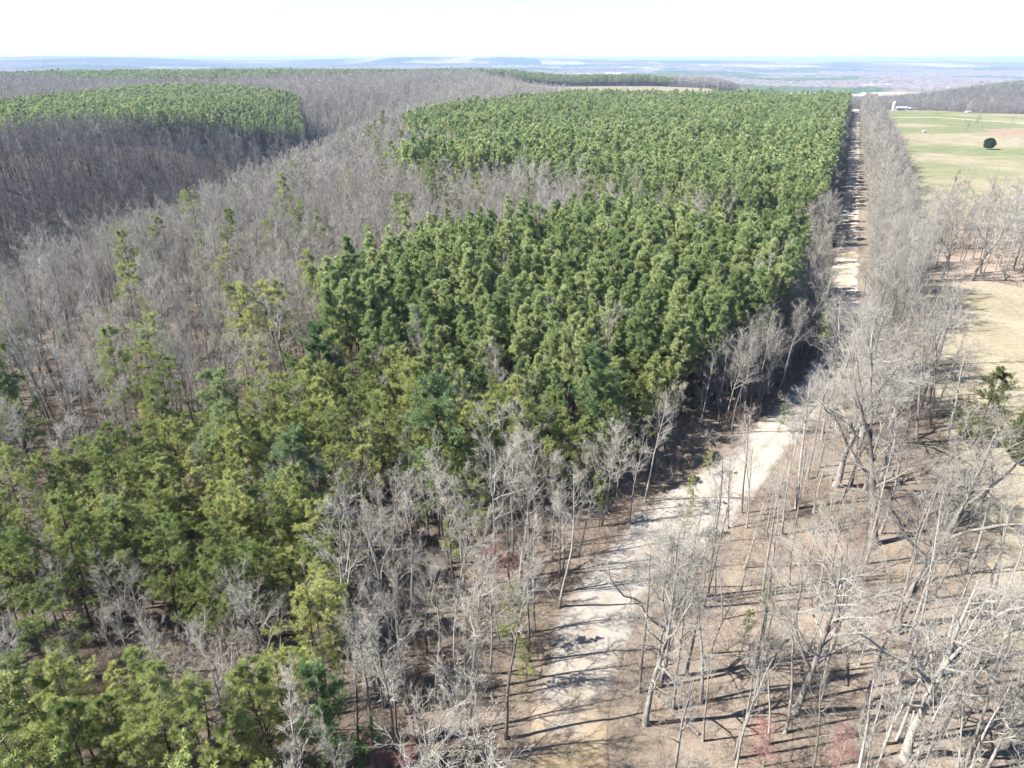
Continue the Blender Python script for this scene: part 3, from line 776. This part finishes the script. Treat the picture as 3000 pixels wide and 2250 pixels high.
# scattered scrub pines on the slope
for px, py, s in ((-61, 107, 1.2), (-58, 145, 1.15), (-53, 154, 1.2), (-48, 158, 1.35), (-62, 137, 1.1), (-41, 149, 1.1), (-95, 168, 1.2), (-84, 262, 1.1), (-20, 200, 1.45), (-17, 203, 1.2), (-50, 225, 1.1),
                  (-71, 415, 1.3), (-62, 447, 1.3), (-38, 96, 1.25), (-34, 96, 1.15), (-36, 100, 1.2), (-40, 99, 1.1), (-45, 79, 1.2), (-41, 74, 1.15), (-47, 76, 1.1), (-104, 324, 1.2), (-118, 208, 1.3),
                  (-109, 222, 1.2), (-98, 367, 1.2), (-84, 367, 1.2), (-66, 332, 1.3), (-72, 338, 1.2), (-33, 112, 1.1), (-58, 73, 1.1), (-27, 172, 1.2), (-10, 215, 1.1), (5, 205, 1.2), (22, 178, 1.3), (35, 175, 1.2),
                  (-75, 150, 1.2), (-68, 122, 1.15), (-80, 180, 1.2), (-60, 190, 1.25), (-70, 240, 1.2), (-45, 250, 1.2), (-95, 260, 1.2), (-88, 300, 1.25), (-30, 180, 1.2), (-52, 128, 1.1), (-74, 98, 1.0), (-55, 300, 1.2), (-102, 190, 1.1), (48, 172, 1.3), (58, 171, 1.25), (66, 169, 1.2), (40, 172, 1.1), (-35, 285, 1.2), (-20, 297, 1.2), (-50, 330, 1.2), (-62, 352, 1.2), (-70, 380, 1.2), (-112, 214, 1.1), (-121, 203, 1.1), (-28, 232, 1.1)):
    put('scrub', px, py, s * 1.16, 'slope')

# ------------------------------------------------------------------ single trees and massed woods
def tree(name, protos, i, x, y, s, rz, label, cat, group=None, tilt=(0, 0), z=None, wide=1.0):
    e = bpy.data.objects.new(name, None)
    COL.objects.link(e)
    e.empty_display_size = 0.5
    e.location = (x, y, float(H(x, y)) if z is None else z)
    e.rotation_euler = (tilt[0], tilt[1], rz)
    e.scale = (s * wide, s * wide, s)
    tm, cm = protos[i % len(protos)]
    for nm, me in (('trunk', tm), ('crown', cm)):
        c = bpy.data.objects.new(nm, me); COL.objects.link(c); c.parent = e
    tag(e, label, cat, group)
    return e

def gn_mass(name, rows, meshes, idxs, label, cat, mats=()):
    """one massed wood: instances of whole-tree meshes on points"""
    rows = np.array(rows, float)
    me = bpy.data.meshes.new(name)
    me.vertices.add(len(rows)); me.vertices.foreach_set('co', rows[:, :3].astype(np.float32).ravel())
    def att(n, t, v, f):
        a = me.attributes.new(n, t, 'POINT'); a.data.foreach_set(f, v)
    att('rot', 'FLOAT_VECTOR', rows[:, 3:6].astype(np.float32).ravel(), 'vector')
    att('scl', 'FLOAT_VECTOR', rows[:, 6:9].astype(np.float32).ravel(), 'vector')
    att('idx', 'INT', np.asarray(idxs, np.int32), 'value')
    o = obj(name, me)
    tag(o, label, cat, kind='stuff')
    ng = bpy.data.node_groups.new(name + '_nodes', 'GeometryNodeTree')
    ng.interface.new_socket('Geometry', in_out='INPUT', socket_type='NodeSocketGeometry')
    ng.interface.new_socket('Geometry', in_out='OUTPUT', socket_type='NodeSocketGeometry')
    N, Lk = ng.nodes, ng.links
    gi, go = N.new('NodeGroupInput'), N.new('NodeGroupOutput')
    jn = N.new('GeometryNodeJoinGeometry')
    for m_ in reversed(meshes):
        po = bpy.data.objects.new(name + '_form', m_)
        oi = N.new('GeometryNodeObjectInfo'); oi.inputs['Object'].default_value = po
        oi.inputs['As Instance'].default_value = False
        g2 = N.new('GeometryNodeGeometryToInstance')
        Lk.new(oi.outputs['Geometry'], g2.inputs[0]); Lk.new(g2.outputs[0], jn.inputs[0])
    ip = N.new('GeometryNodeInstanceOnPoints')
    def rd(n, t):
        a = N.new('GeometryNodeInputNamedAttribute'); a.data_type = t; a.inputs['Name'].default_value = n
        return [s_ for s_ in a.outputs if s_.name == 'Attribute' and s_.enabled][0]
    Lk.new(gi.outputs[0], ip.inputs['Points']); Lk.new(jn.outputs[0], ip.inputs['Instance'])
    ip.inputs['Pick Instance'].default_value = True
    Lk.new(rd('idx', 'INT'), ip.inputs['Instance Index'])
    Lk.new(rd('rot', 'FLOAT_VECTOR'), ip.inputs['Rotation'])
    Lk.new(rd('scl', 'FLOAT_VECTOR'), ip.inputs['Scale'])
    Lk.new(ip.outputs[0], go.inputs[0])
    md = o.modifiers.new('woods', 'NODES'); md.node_group = ng
    return o

exec_counts = {}
INDIV = {}
for kind, name, cat in (('hardwood', 'hardwood_tree', 'tree'), ('roadside', 'roadside_tree', 'tree'), ('pine', 'pine_tree', 'pine'), ('scrub', 'scrub_pine', 'pine'), ('hollow', '', '')):
    A = np.array([r[:3] for r in ALL[kind]]); Z = np.array([r[3] for r in ALL[kind]])
    ht = {'hollow': 18, 'hardwood': 17, 'roadside': 15, 'pine': 17, 'scrub': 13}[kind]
    z0 = H(A[:, 0], A[:, 1])
    u, v, dep = project(A[:, 0], A[:, 1], z0 + A[:, 2] * ht * 0.75)
    vis = (u > 4) & (u < 1020) & (v > 0) & (v < 762)
    order = np.argsort(np.where(vis, dep / A[:, 2], 1e9))
    ind = order[:min(300 if name else 0, int(vis.sum()))]
    isind = np.zeros(len(A), bool); isind[ind] = True
    INDIV[kind] = [(A[i, 0], A[i, 1], A[i, 2], str(Z[i]), u[i], v[i]) for i in ind]
    rest = np.where(~isind)[0]
    mids, fars = MASS[kind]
    rows, ids = [], []
    dd = np.hypot(A[:, 0], A[:, 1])
    for i in rest:
        w = A[i, 2] * rng.uniform(0.9, 1.12)
        if dd[i] > 800: w *= 1.25
        rows.append((A[i, 0], A[i, 1], z0[i] - 0.1, rng.normal(0, 0.03), rng.normal(0, 0.03), rng.uniform(0, 6.28), w, w, A[i, 2]))
        ids.append(int(rng.integers(len(mids))) if dd[i] < 230 else len(mids) + int(rng.integers(len(fars))))
    nm, lb = {'hardwood': ('hardwood_forest', 'grey leafless hardwood forest covering the slope, hollow and upland'),
              'hollow': ('hollow_forest', 'darker leafless forest across the hollow and beyond the pasture'),
              'roadside': ('roadside_woods', 'pale leafless trees crowding the straight road and the pasture grove'),
              'pine': ('pine_forest', 'dense green pine plantations massed behind the front rows'),
              'scrub': ('scrub_pine_woods', 'yellow green scrub pines scattered farther back among bare trees')}[kind]
    gn_mass(nm, rows, mids + fars, ids, lb, 'forest')
    exec_counts[kind] = (len(ind), len(rest))
print('TREES', exec_counts)

# single trees that stand out: oaks along the old field edge, dark pines, red maples, cedars, pasture trees
SOLO = []      # phrase used by neighbours' labels, x, y
def solo(name, kind, i, x, y, s, rz, label, cat, phrase=None, tilt=(0, 0), wide=1.0, group=None):
    tree(name, PR[kind], i, x, y, s, rz, label, cat, group, tilt, wide=wide)
    if phrase: SOLO.append((phrase, x, y))
OG = 'big white oaks along the field edge'
solo('oak_tree', 'oak', 0, 22, 39, 0.98, 0.4, 'dark trunked oak forking low in the open wood right of the road', 'tree', 'the dark forked oak', (0, 0.06), group=OG)
solo('oak_tree', 'oak', 1, 34, 48, 1.10, 2.2, 'stoutest white oak, its shadow forking out over the pasture edge', 'tree', 'the stoutest white oak', (0, 0.08), 1.15, group=OG)
solo('oak_tree', 'oak', 2, 28.5, 35, 0.92, 4.0, 'white oak at the bottom of the picture right of the dark forked oak', 'tree', None, (0.03, 0.16), 1.1, group=OG)
solo('oak_tree', 'oak', 3, 10.2, 38, 0.86, 1.0, 'dark stemmed tree at the right edge of the road near its foot', 'tree', 'the dark stemmed roadside tree', (0, 0.0), group=OG)
solo('oak_tree', 'oak', 4, 12.4, 42.2, 0.84, 5.1, 'pale tree with a bare leaning stem just behind the dark stemmed one', 'tree', None, (0, 0.05), group=OG)
solo('oak_tree', 'oak', 5, 38, 60, 1.0, 3.3, 'white oak with wide limbs behind the stoutest white oak', 'tree', None, (0, 0.05), 1.15, group=OG)
solo('oak_tree', 'oak', 1, 38.5, 71, 1.02, 0.2, 'white oak spreading over the field edge in front of the loose cedar', 'tree', 'the white oak in front of the loose cedar', (0, 0.08), 1.2, group=OG)
solo('oak_tree', 'oak', 2, 45, 80, 1.0, 1.9, 'white oak left of the loose cedar with long limbs to the right', 'tree', None, (0, 0.06), 1.2, group=OG)
solo('oak_tree', 'oak', 0, 46, 91, 1.0, 3.0, 'crooked white oak reaching left over the gravel road past the bend', 'tree', 'the crooked oak over the road', (0, -0.10), 1.15, group=OG)
solo('oak_tree', 'oak', 4, 56, 103, 1.0, 2.5, 'white oak where the fence row begins beside the straight road', 'tree', 'the first oak of the fence row', (0, 0.04), 1.1, group=OG)
GG = 'front trees of the pasture grove'
for k, (x, y, s, lb) in enumerate(((99, 157.5, 1.0, 'leftmost stout tree at the front of the pasture grove'), (105.5, 157, 1.05, 'second stout tree from the left at the front of the pasture grove'),
                                   (117, 155, 1.05, 'stout tree at the front of the grove by the picture edge'), (111, 163, 0.95, 'tall stout tree one row back in the pasture grove'))):
    solo('oak_tree', 'oak', k, x, y, s, 1.3 * k, lb, 'tree', 'the stout front tree of the grove' if k == 1 else None, group=GG)
DP = 'dark broad pines among the scrub pines'
for k, (x, y, s, lb, ph) in enumerate(((-11, 32.5, 0.72, 'bright round crowned pine near the bottom edge beside the red maples', 'the round crowned pine'),
                                       (-30, 66, 1.02, 'tall dark pine standing in the middle of the scrub pine wood', 'the tall dark pine in the scrub wood'),
                                       (-8, 64, 1.05, 'broad blue green pine in front of the pine stand', 'the broad blue green pine'),
                                       (-22, 58, 0.92, 'dark spreading pine left of the broad blue green pine', None),
                                       (-25, 84, 0.98, 'small dark pine at the left end of the front stand edge', None),
                                       (-58, 73, 0.95, 'dark pine at the left edge of the picture', 'the dark pine at the left edge'),
                                       (11, 73, 1.0, 'large dark pine at the road end of the stand front', 'the large dark pine nearest the bend'),
                                       (-34, 50, 0.7, 'dark pine low in the scrub wood near the left edge', None),
                                       (35.5, 102, 0.86, 'single dark pine beside the bank at the road bend', 'the single dark pine beside the bend'),
                                       (-52, 33, 0.7, 'dark pine in the bottom left corner', None))):
    solo('pine_tree', 'bigpine', k, x, y, s, 0.9 * k, lb, 'pine', ph, group=DP)
RM = 'red budded maples'
for k, (x, y, s, lb, ph) in enumerate(((-9.5, 32.2, 0.72, 'red budded maple at the bottom edge right of the round crowned pine', 'the red maples'),
                                       (-6.6, 31.4, 0.70, 'lower red budded maple at the very bottom edge', None), (-1.5, 52, 0.66, 'pinkish red budded maple left of the road behind white stems', 'the pinkish maple left of the road'),
                                       (18, 34.4, 0.62, 'red budded maple low under pale trees right of the road', None), (22.5, 33, 0.6, 'faint red maple below the dark forked oak', None))):
    solo('red_maple', 'maple', k, x, y, s, 1.1 * k, lb, 'maple', ph, group=RM)
solo('cedar_tree', 'olive', 0, 61, 81, 1.15, 0.3, 'loose olive cedar at the pasture edge', 'cedar', 'the olive cedar', wide=0.95)
solo('cedar_tree', 'cedar', 0, 63.8, 76.8, 0.95, 1.3, 'dark dense cedar at the right picture edge', 'cedar', None, wide=1.1)
solo('cedar_tree', 'cedar', 1, 66.5, 75.5, 0.55, 2.3, 'low bright green cedar beside the dark dense cedar', 'cedar')
solo('cedar_tree', 'ball', 0, 271, 420, 0.8, 0, 'lone round dark cedar out on the pasture', 'cedar')
solo('pine_tree', 'bigpine', 1, 374, 800, 1.05, 0, 'single dark pine above the far end of the fence row', 'pine')
for k, (x, y, s, lb) in enumerate(((334, 538, 1.0, 'largest bare tree by the clay patch on the pasture'), (314, 516, 0.62, 'small bare tree left of the clay patch'), (322, 512, 0.5, 'thin bare tree between two larger ones by the clay patch'),
                                   (352, 528, 0.8, 'bare tree behind the lone round cedar'), (368, 522, 0.9, 'bare tree right of the one behind the round cedar'), (345, 490, 0.8, 'bare tree nearest the lone round cedar on its right'),
                                   (303, 441, 0.7, 'bare tree at the right picture edge level with the round cedar'), (300, 452, 0.62, 'slim bare tree behind the one at the right picture edge'))):
    solo('field_tree', 'roadside', k, x, y, s, 1.7 * k, lb, 'tree', group='bare trees on the pasture')
SOLO += [('the road foot', 4, 34), ('the gravel turnout', 18, 64), ('the road bend', 44, 95), ('the small pine on the left road edge', 0, 44.5), ('the start of the straight road', 62, 125),
         ('the gap between the two pine stands', 45, 175), ('the left corner of the front pine stand', -29, 112), ('the edge of the hollow', -80, 130), ('the middle of the front pine stand', 10, 110),
         ('the right corner of the front pine stand', 52, 135), ('the far straight road', 100, 210), ('the bottom left corner', -36, 30), ('the olive cedar', 60, 79.5)]

ZG = {('hardwood', 'scrub'): ('leafless tree', 'among the scrub pines'), ('hardwood', 'verge'): ('grey leafless tree', 'in the wood left of the road'), ('hardwood', 'front'): ('leafless tree', 'in the front of the pine stand'),
      ('hardwood', 'slope'): ('grey leafless tree', 'on the slope to the hollow'), ('roadside', 'bend'): ('pale leafless tree', 'right of the road bend'), ('roadside', 'row'): ('pale fence row tree', 'beside the straight road'),
      ('roadside', 'pine_edge'): ('thin pale leafless tree', 'between pines and road'), ('roadside', 'grove'): ('leafless tree', 'in the pasture grove'), ('pine', 'stand'): ('green plantation pine', 'in the front stand'),
      ('scrub', 'scrub'): ('yellow green scrub pine', 'in the near wood'), ('scrub', 'front'): ('olive front row pine', 'along the stand edge'), ('scrub', 'verge'): ('yellow green pine', 'left of the road'),
      ('scrub', 'bend'): ('small yellow green pine', 'right of the bend'), ('scrub', 'slope'): ('scrub pine', 'alone on the grey slope')}
su, sw_, _d = project(np.array([p[1] for p in SOLO], float), np.array([p[2] for p in SOLO], float), H([p[1] for p in SOLO], [p[2] for p in SOLO]) + 6)
USED = {}
for kind, name, cat in (('hardwood', 'hardwood_tree', 'tree'), ('roadside', 'roadside_tree', 'tree'), ('pine', 'pine_tree', 'pine'), ('scrub', 'scrub_pine', 'pine')):
    recs = []
    for (x, y, s, zone, u, v) in INDIV[kind]:
        ds = [math.hypot(u - a, (v - b_) * 1.6) for a, b_ in zip(su, sw_)]
        k = int(np.argmin(ds))
        du, dv = u - su[k], (v - sw_[k]) * 1.6
        rel = ('right of' if du > 0 else 'left of') if abs(du) > abs(dv) else ('below' if dv > 0 else 'beyond')
        recs.append((ds[k], k, rel, x, y, s, zone))
    recs.sort(key=lambda r: r[0])
    smed = np.median([r[5] for r in recs]); seen = {}
    for d_, k, rel, x, y, s, zone in recs:
        desc, where = ZG.get((kind, zone), ('tree', 'in the wood'))
        size = 'tall' if s > smed * 1.12 else ('short' if s < smed * 0.86 else 'middling')
        ph = SOLO[k][0]
        n = seen.get((desc, k, rel), 0); seen[(desc, k, rel)] = n + 1
        word = ('first', 'second', 'third', 'fourth', 'fifth', 'sixth', 'seventh', 'eighth', 'ninth', 'tenth', 'eleventh', 'twelfth')[n] + ' one' if n < 12 else ('farther' if n < 24 else 'much farther')
        lb = f"{size} {desc}, {word} {rel} {ph}"
        if len(lb.split()) > 16: lb = f"{desc}, {word} {rel} {ph}"
        if len(lb.split()) > 16: lb = f"{desc}, {n + 1 if n < 12 else 'farther'} {rel} {ph}"
        if kind == 'scrub' and zone == 'verge' and abs(x) < 0.1 and abs(y - 44.5) < 0.1: lb = 'yellow green pine leaning over the left road edge near its foot'
        pi_ = int(rng.integers(len(PR[kind])))
        if zone == 'bend' and y < 80 and rng.random() < 0.75: pi_ = 6 + int(rng.integers(6)); s *= 1.06
        tree(name, PR[kind], pi_, x, y, s, rng.uniform(0, 6.28), lb, cat, f"{desc}s {where}", (rng.normal(0, 0.03), rng.normal(0, 0.03)), wide=rng.uniform(0.92, 1.12))

# ------------------------------------------------------------------ fallen logs
def log(x, y, L, r, rz, label, rise=0.0):
    g = np.random.default_rng(int(abs(x * 97 + y * 31)))
    tr = Buf(); lb_ = Buf()
    D = np.array([[math.cos(rz), math.sin(rz), rise]])
    P = grow(g, np.array([[0, 0, r * 0.8]]), D, np.array([L]), 8, 0.03, 0.0)
    tubes(tr, P, (r * np.linspace(1, 0.35, 8))[None], 7)
    p, d, L2, rad, t = spawn(g, P, np.full((1, 8), r), np.array([L]), 7, 0.45, 1, 45, 12, 0.3, 0.06, 0.3, 0.4)
    d[:, 2] = np.abs(d[:, 2])
    tubes(lb_, grow(g, p, d, L2, 4, 0.12, 0), np.maximum(rad, 0.02)[:, None] * np.linspace(1, 0.3, 4)[None], 4)
    e = bpy.data.objects.new('fallen_log', None); COL.objects.link(e); e.location = (x, y, float(H(x, y)))
    obj('trunk', tr.mesh('log_trunk', [M['pale_bark']]), e); obj('branches', lb_.mesh('log_branches', [M['pale_bark']]), e)
    tag(e, label, 'log', 'fallen logs in the woods')
log(1.5, 52.5, 6.5, 0.10, 0.9, 'pale dead pole leaning beside white stems left of the road', 0.55)
log(-6.5, 36.5, 7.0, 0.09, 0.15, 'thin pale log propped among stems near the bottom left of the road', 0.12)
log(27, 41.5, 4.0, 0.12, 1.1, 'short dark log on open litter between the two big oaks')
log(29, 44.5, 4.5, 0.07, 0.3, 'slim pale branch lying on litter beside the stoutest oak')
log(-31, 88, 7, 0.13, -0.8, 'pale windthrown log at the edge of the scrub pines')
log(-33, 87, 6, 0.10, -1.2, 'second windthrown log crossing the pale one by the scrub pines')
log(14, 37, 5, 0.11, 2.2, 'pale log on litter right of the road foot')
log(40, 66, 6, 0.12, 0.5, 'pale log at the pasture edge under white oaks')

# ------------------------------------------------------------------ the farm across the pasture
def box(buf, x0, x1, y0, y1, z0, z1, m=0):
    v = np.array([(x, y, z) for z in (z0, z1) for x, y in ((x0, y0), (x1, y0), (x1, y1), (x0, y1))], float)
    buf.add(v, np.array([(3, 2, 1, 0), (4, 5, 6, 7), (0, 1, 5, 4), (1, 2, 6, 5), (2, 3, 7, 6), (3, 0, 4, 7)]), None, m)
M['white_metal'] = plain_mat('white_metal', (0.42, 0.42, 0.42), 0.5, 0.06)
M['grey_metal'] = plain_mat('grey_metal', (0.24, 0.245, 0.26), 0.5, 0.12)
M['cream'] = plain_mat('cream_boards', (0.42, 0.38, 0.26), 0.8, 0.1)
M['dark'] = plain_mat('dark_boards', (0.07, 0.065, 0.07), 0.8, 0.2)
M['concrete'] = plain_mat('concrete', (0.38, 0.37, 0.35), 0.9, 0.1)
def part(e, name, fn, mat, parent=None):
    b_ = Buf(); fn(b_); o = obj(name, b_.mesh(name, [mat]), parent or e)
    o.data.polygons.foreach_set('use_smooth', np.zeros(len(o.data.polygons), bool)); return o
def thing(name, x, y, rz, label, cat, group=None):
    e = bpy.data.objects.new(name, None); COL.objects.link(e); e.location = (x, y, float(H(x, y))); e.rotation_euler = (0, 0, rz)
    return tag(e, label, cat, group)
def lathe(buf, prof, k=24):
    a = np.arange(k) / k * 2 * np.pi
    v = np.concatenate([np.stack([r * np.cos(a), r * np.sin(a), np.full(k, z)], 1) for r, z in prof])
    i = np.arange(len(prof) * k).reshape(len(prof), k); j = np.roll(i, -1, 1)
    buf.add(v, np.stack([i[:-1], j[:-1], j[1:], i[1:]], -1).reshape(-1, 4))
e = thing('grain_silo', 393, 778, 0, 'white grain silo at the left end of the farm buildings', 'silo')
part(e, 'shaft', lambda b_: lathe(b_, [(1.75, -0.5), (1.75, 6.6)]), M['concrete'])
part(e, 'dome', lambda b_: lathe(b_, [(1.8, 6.6), (1.75, 7.2), (1.45, 7.9), (0.8, 8.4), (0.02, 8.6)]), M['white_metal'])
for zz in (1.2, 2.6, 4.0, 5.4): part(e, 'hoop', lambda b_: lathe(b_, [(1.76, zz), (1.81, zz + 0.02), (1.81, zz + 0.12), (1.76, zz + 0.14)]), M['white_metal'])
def gable(buf, w, d, z0, z1, ov=0.4, th=0.15):
    x, y = w / 2 + ov, d / 2 + ov
    v = np.array([(-x, -y, z0), (x, -y, z0), (x, 0, z1), (-x, 0, z1), (-x, y, z0), (x, y, z0)], float)
    v = np.concatenate([v, v + np.array([0, 0, th])])
    buf.add(v, np.array([(6, 7, 8, 9), (9, 8, 11, 10), (3, 2, 1, 0), (4, 5, 2, 3), (0, 1, 7, 6), (5, 4, 10, 11), (1, 2, 8, 7), (2, 5, 11, 8), (4, 3, 9, 10), (3, 0, 6, 9)]))
def gable_wall(b_, w, d, h, rz_):
    box(b_, -w / 2, w / 2, -d / 2, d / 2, -0.6, h)
    v = np.array([(-w / 2, -d / 2, h), (-w / 2, d / 2, h), (-w / 2, 0, rz_), (w / 2, -d / 2, h), (w / 2, d / 2, h), (w / 2, 0, rz_)], float)
    b_.add(v, None, np.array([(1, 0, 2), (3, 4, 5)]))
e = thing('barn', 405, 786, -0.1, 'long low barn with grey metal roof and cream end between silo and shed', 'barn')
part(e, 'wall', lambda b_: gable_wall(b_, 12, 7, 2.6, 4.2), M['grey_metal'])
part(e, 'cream_wall', lambda b_: box(b_, 1.6, 5.6, -3.62, -3.45, 0.1, 2.5), M['cream'])
part(e, 'roof', lambda b_: gable(b_, 12, 7, 2.55, 4.3), M['grey_metal'])
part(e, 'doorway', lambda b_: box(b_, -3.6, -1.2, -3.62, -3.45, 0, 2.2), M['dark'])
e = thing('machine_shed', 413.5, 784, 0.0, 'small dark shed with rounded white roof right of the barn', 'shed')
part(e, 'wall', lambda b_: box(b_, -2, 2, -2.4, 2.4, -0.5, 1.9), M['dark'])
def hoop(b_):
    a = np.linspace(0, np.pi, 11)
    v = np.concatenate([np.stack([2.15 * np.cos(a), np.full(11, yy), 1.9 + 1.7 * np.sin(a)], 1) for yy in (-2.5, 2.5)])
    i = np.arange(11); b_.add(v, np.stack([i[:-1], i[1:], i[1:] + 11, i[:-1] + 11], 1))
    for off in (0, 11):
        c = len(v); b_.add(np.concatenate([v[off:off + 11], [[0, v[off, 1], 1.9]]]), None, np.array([(k, k + 1, 11) for k in range(10)]))
part(e, 'roof', hoop, M['white_metal'])
e = thing('field_shelter', 466, 770, 0.15, 'tiny pale shelter with a dark opening right of the barn', 'shelter')
part(e, 'wall', lambda b_: gable_wall(b_, 5, 4, 2.0, 2.9), M['concrete'])
part(e, 'roof', lambda b_: gable(b_, 5, 4, 1.98, 3.0, 0.3), M['grey_metal'])
part(e, 'doorway', lambda b_: box(b_, -1.2, 1.2, -2.1, -1.95, 0, 1.9), M['dark'])
e = thing('hay_feeder', 285, 516, 0.3, 'small grey feeder standing alone on the green pasture', 'feeder')
part(e, 'ring', lambda b_: lathe(b_, [(1.1, 0), (1.2, 0.1), (1.2, 1.2), (1.1, 1.25), (1.08, 0.1)], 16), M['grey_metal'])
part(e, 'hay', lambda b_: lathe(b_, [(1.0, 0.0), (1.0, 1.3), (0.7, 1.65), (0.02, 1.75)], 16), M['cream'])

# ------------------------------------------------------------------ undergrowth
bm_ = [brush(800 + i, 2.2 + 0.6 * i, 4 + i % 3).mesh('brush', [M['brush']]) for i in range(4)]
rows, ids = [], []
x, y = scatter(-70, 95, 12, 130, 1.35, 0.5)
rd, sd = road_dist(x, y)
k = (rd > 3.4) & in_wedge(x, y, 41, 12) & ~inpoly(x, y, FIELD_R) & (rng.random(len(x)) < np.where(sd < 0, np.where(rd < 14, 0.72, 0.5), 0.32))
for a, b in zip(x[k], y[k]):
    s = rng.uniform(0.22, 1.15)
    rows.append((a, b, float(H(a, b)), 0, 0, rng.uniform(0, 6.28), s, s, s)); ids.append(int(rng.integers(4)))
gn_mass('undergrowth', rows, bm_, ids, 'brown leafless brush and saplings on the woodland floor', 'brush')

rows, ids = [], []
x, y = scatter(-45, 95, 12, 120, 1.25, 0.5)
rd, sd = road_dist(x, y)
k = (rd > 2.9) & in_wedge(x, y, 40, 8) & ~inpoly(x, y, FIELD_R) & (rng.random(len(x)) < np.where(sd < 0, 0.30, 0.42))
for a, b in zip(x[k], y[k]):
    q = rng.uniform(0.2, 0.75)
    rows.append((a, b, float(H(a, b)) + 0.12, rng.uniform(1.35, 1.6), 0, rng.uniform(0, 6.28), q, q * rng.uniform(0.3, 0.7), q)); ids.append(int(rng.integers(4)))
gn_mass('fallen_branches', rows, [brush(840 + i, 2.6 + 0.5 * i, 3 + i % 3).mesh('branches', [(M['bark'], M['brush'])[i % 2]]) for i in range(4)], ids, 'dead branches and twigs littering the woodland floor', 'branches')

# ------------------------------------------------------------------ distant woods, canopy relief only
rr = 1560 * (9500 / 1560) ** np.linspace(0, 1, 230); aa = np.radians(np.linspace(-46, 46, 520))
pr, pa = np.meshgrid(rr, aa, indexing='ij')
pr = pr * (1 + rng.normal(0, 0.0018, pr.shape)); pa = pa + rng.normal(0, 0.0006, pa.shape)
dx_, dy_ = pr * np.sin(pa), pr * np.cos(pa)
pn, fl = patches(dx_, dy_)
wood = 1 - fl
cz = H(dx_, dy_) + wood * (13 + rng.normal(0, 2.2, pr.shape) + 5 * (fbm(dx_ / 60, dy_ / 60, 2) - 0.5)) - (1 - wood) * 6 - 20 * smooth(1640, 1560, pr)
cc = mixc(np.broadcast_to(np.array((0.24, 0.20, 0.185)), pr.shape + (3,)).copy(), (0.085, 0.135, 0.065), pn) * rng.uniform(0.7, 1.3, pr.shape)[..., None]
ii = np.arange(pr.size).reshape(pr.shape)
qq = np.stack([ii[:-1, :-1], ii[:-1, 1:], ii[1:, 1:], ii[1:, :-1]], -1).reshape(-1, 4)
me = make_mesh('distant_forest', np.stack([dx_, dy_, cz], -1).reshape(-1, 3), qq, mats=[M['ground']])
ca = me.color_attributes.new('cover', 'FLOAT_COLOR', 'POINT')
ca.data.foreach_set('color', np.concatenate([cc.reshape(-1, 3), np.ones((pr.size, 1))], 1).astype(np.float32).ravel())
tag(obj('distant_forest', me), 'blue green and grey forest rolling away to the horizon', 'forest', kind='stuff')

# ------------------------------------------------------------------ haze
zmin = float(gz.min())
b = Buf()
hx, hy0, hy1, hz0, hz1 = 23500, -10500, 23500, zmin - 1.0, max(float(gz.max()) + 2, CAM_H + 4)
hv = np.array([(sx * hx, yy, zz) for zz in (hz0, hz1) for sx, yy in ((-1, hy0), (1, hy0), (1, hy1), (-1, hy1))], float)
b.add(hv, np.array([(3, 2, 1, 0), (4, 5, 6, 7), (0, 1, 5, 4), (1, 2, 6, 5), (2, 3, 7, 6), (3, 0, 4, 7)]))
hm, nt, out = new_mat('haze_air')
pv = nt.nodes.new('ShaderNodeVolumePrincipled')
pv.inputs['Color'].default_value = (0.42, 0.545, 0.73, 1)
pv.inputs['Density'].default_value = 1.15e-4
pv.inputs['Anisotropy'].default_value = 0.0
nt.links.new(pv.outputs['Volume'], out.inputs['Volume'])
hz = obj('haze', b.mesh('haze', [hm]))
tag(hz, 'pale blue haze over the far hills', kind='stuff')
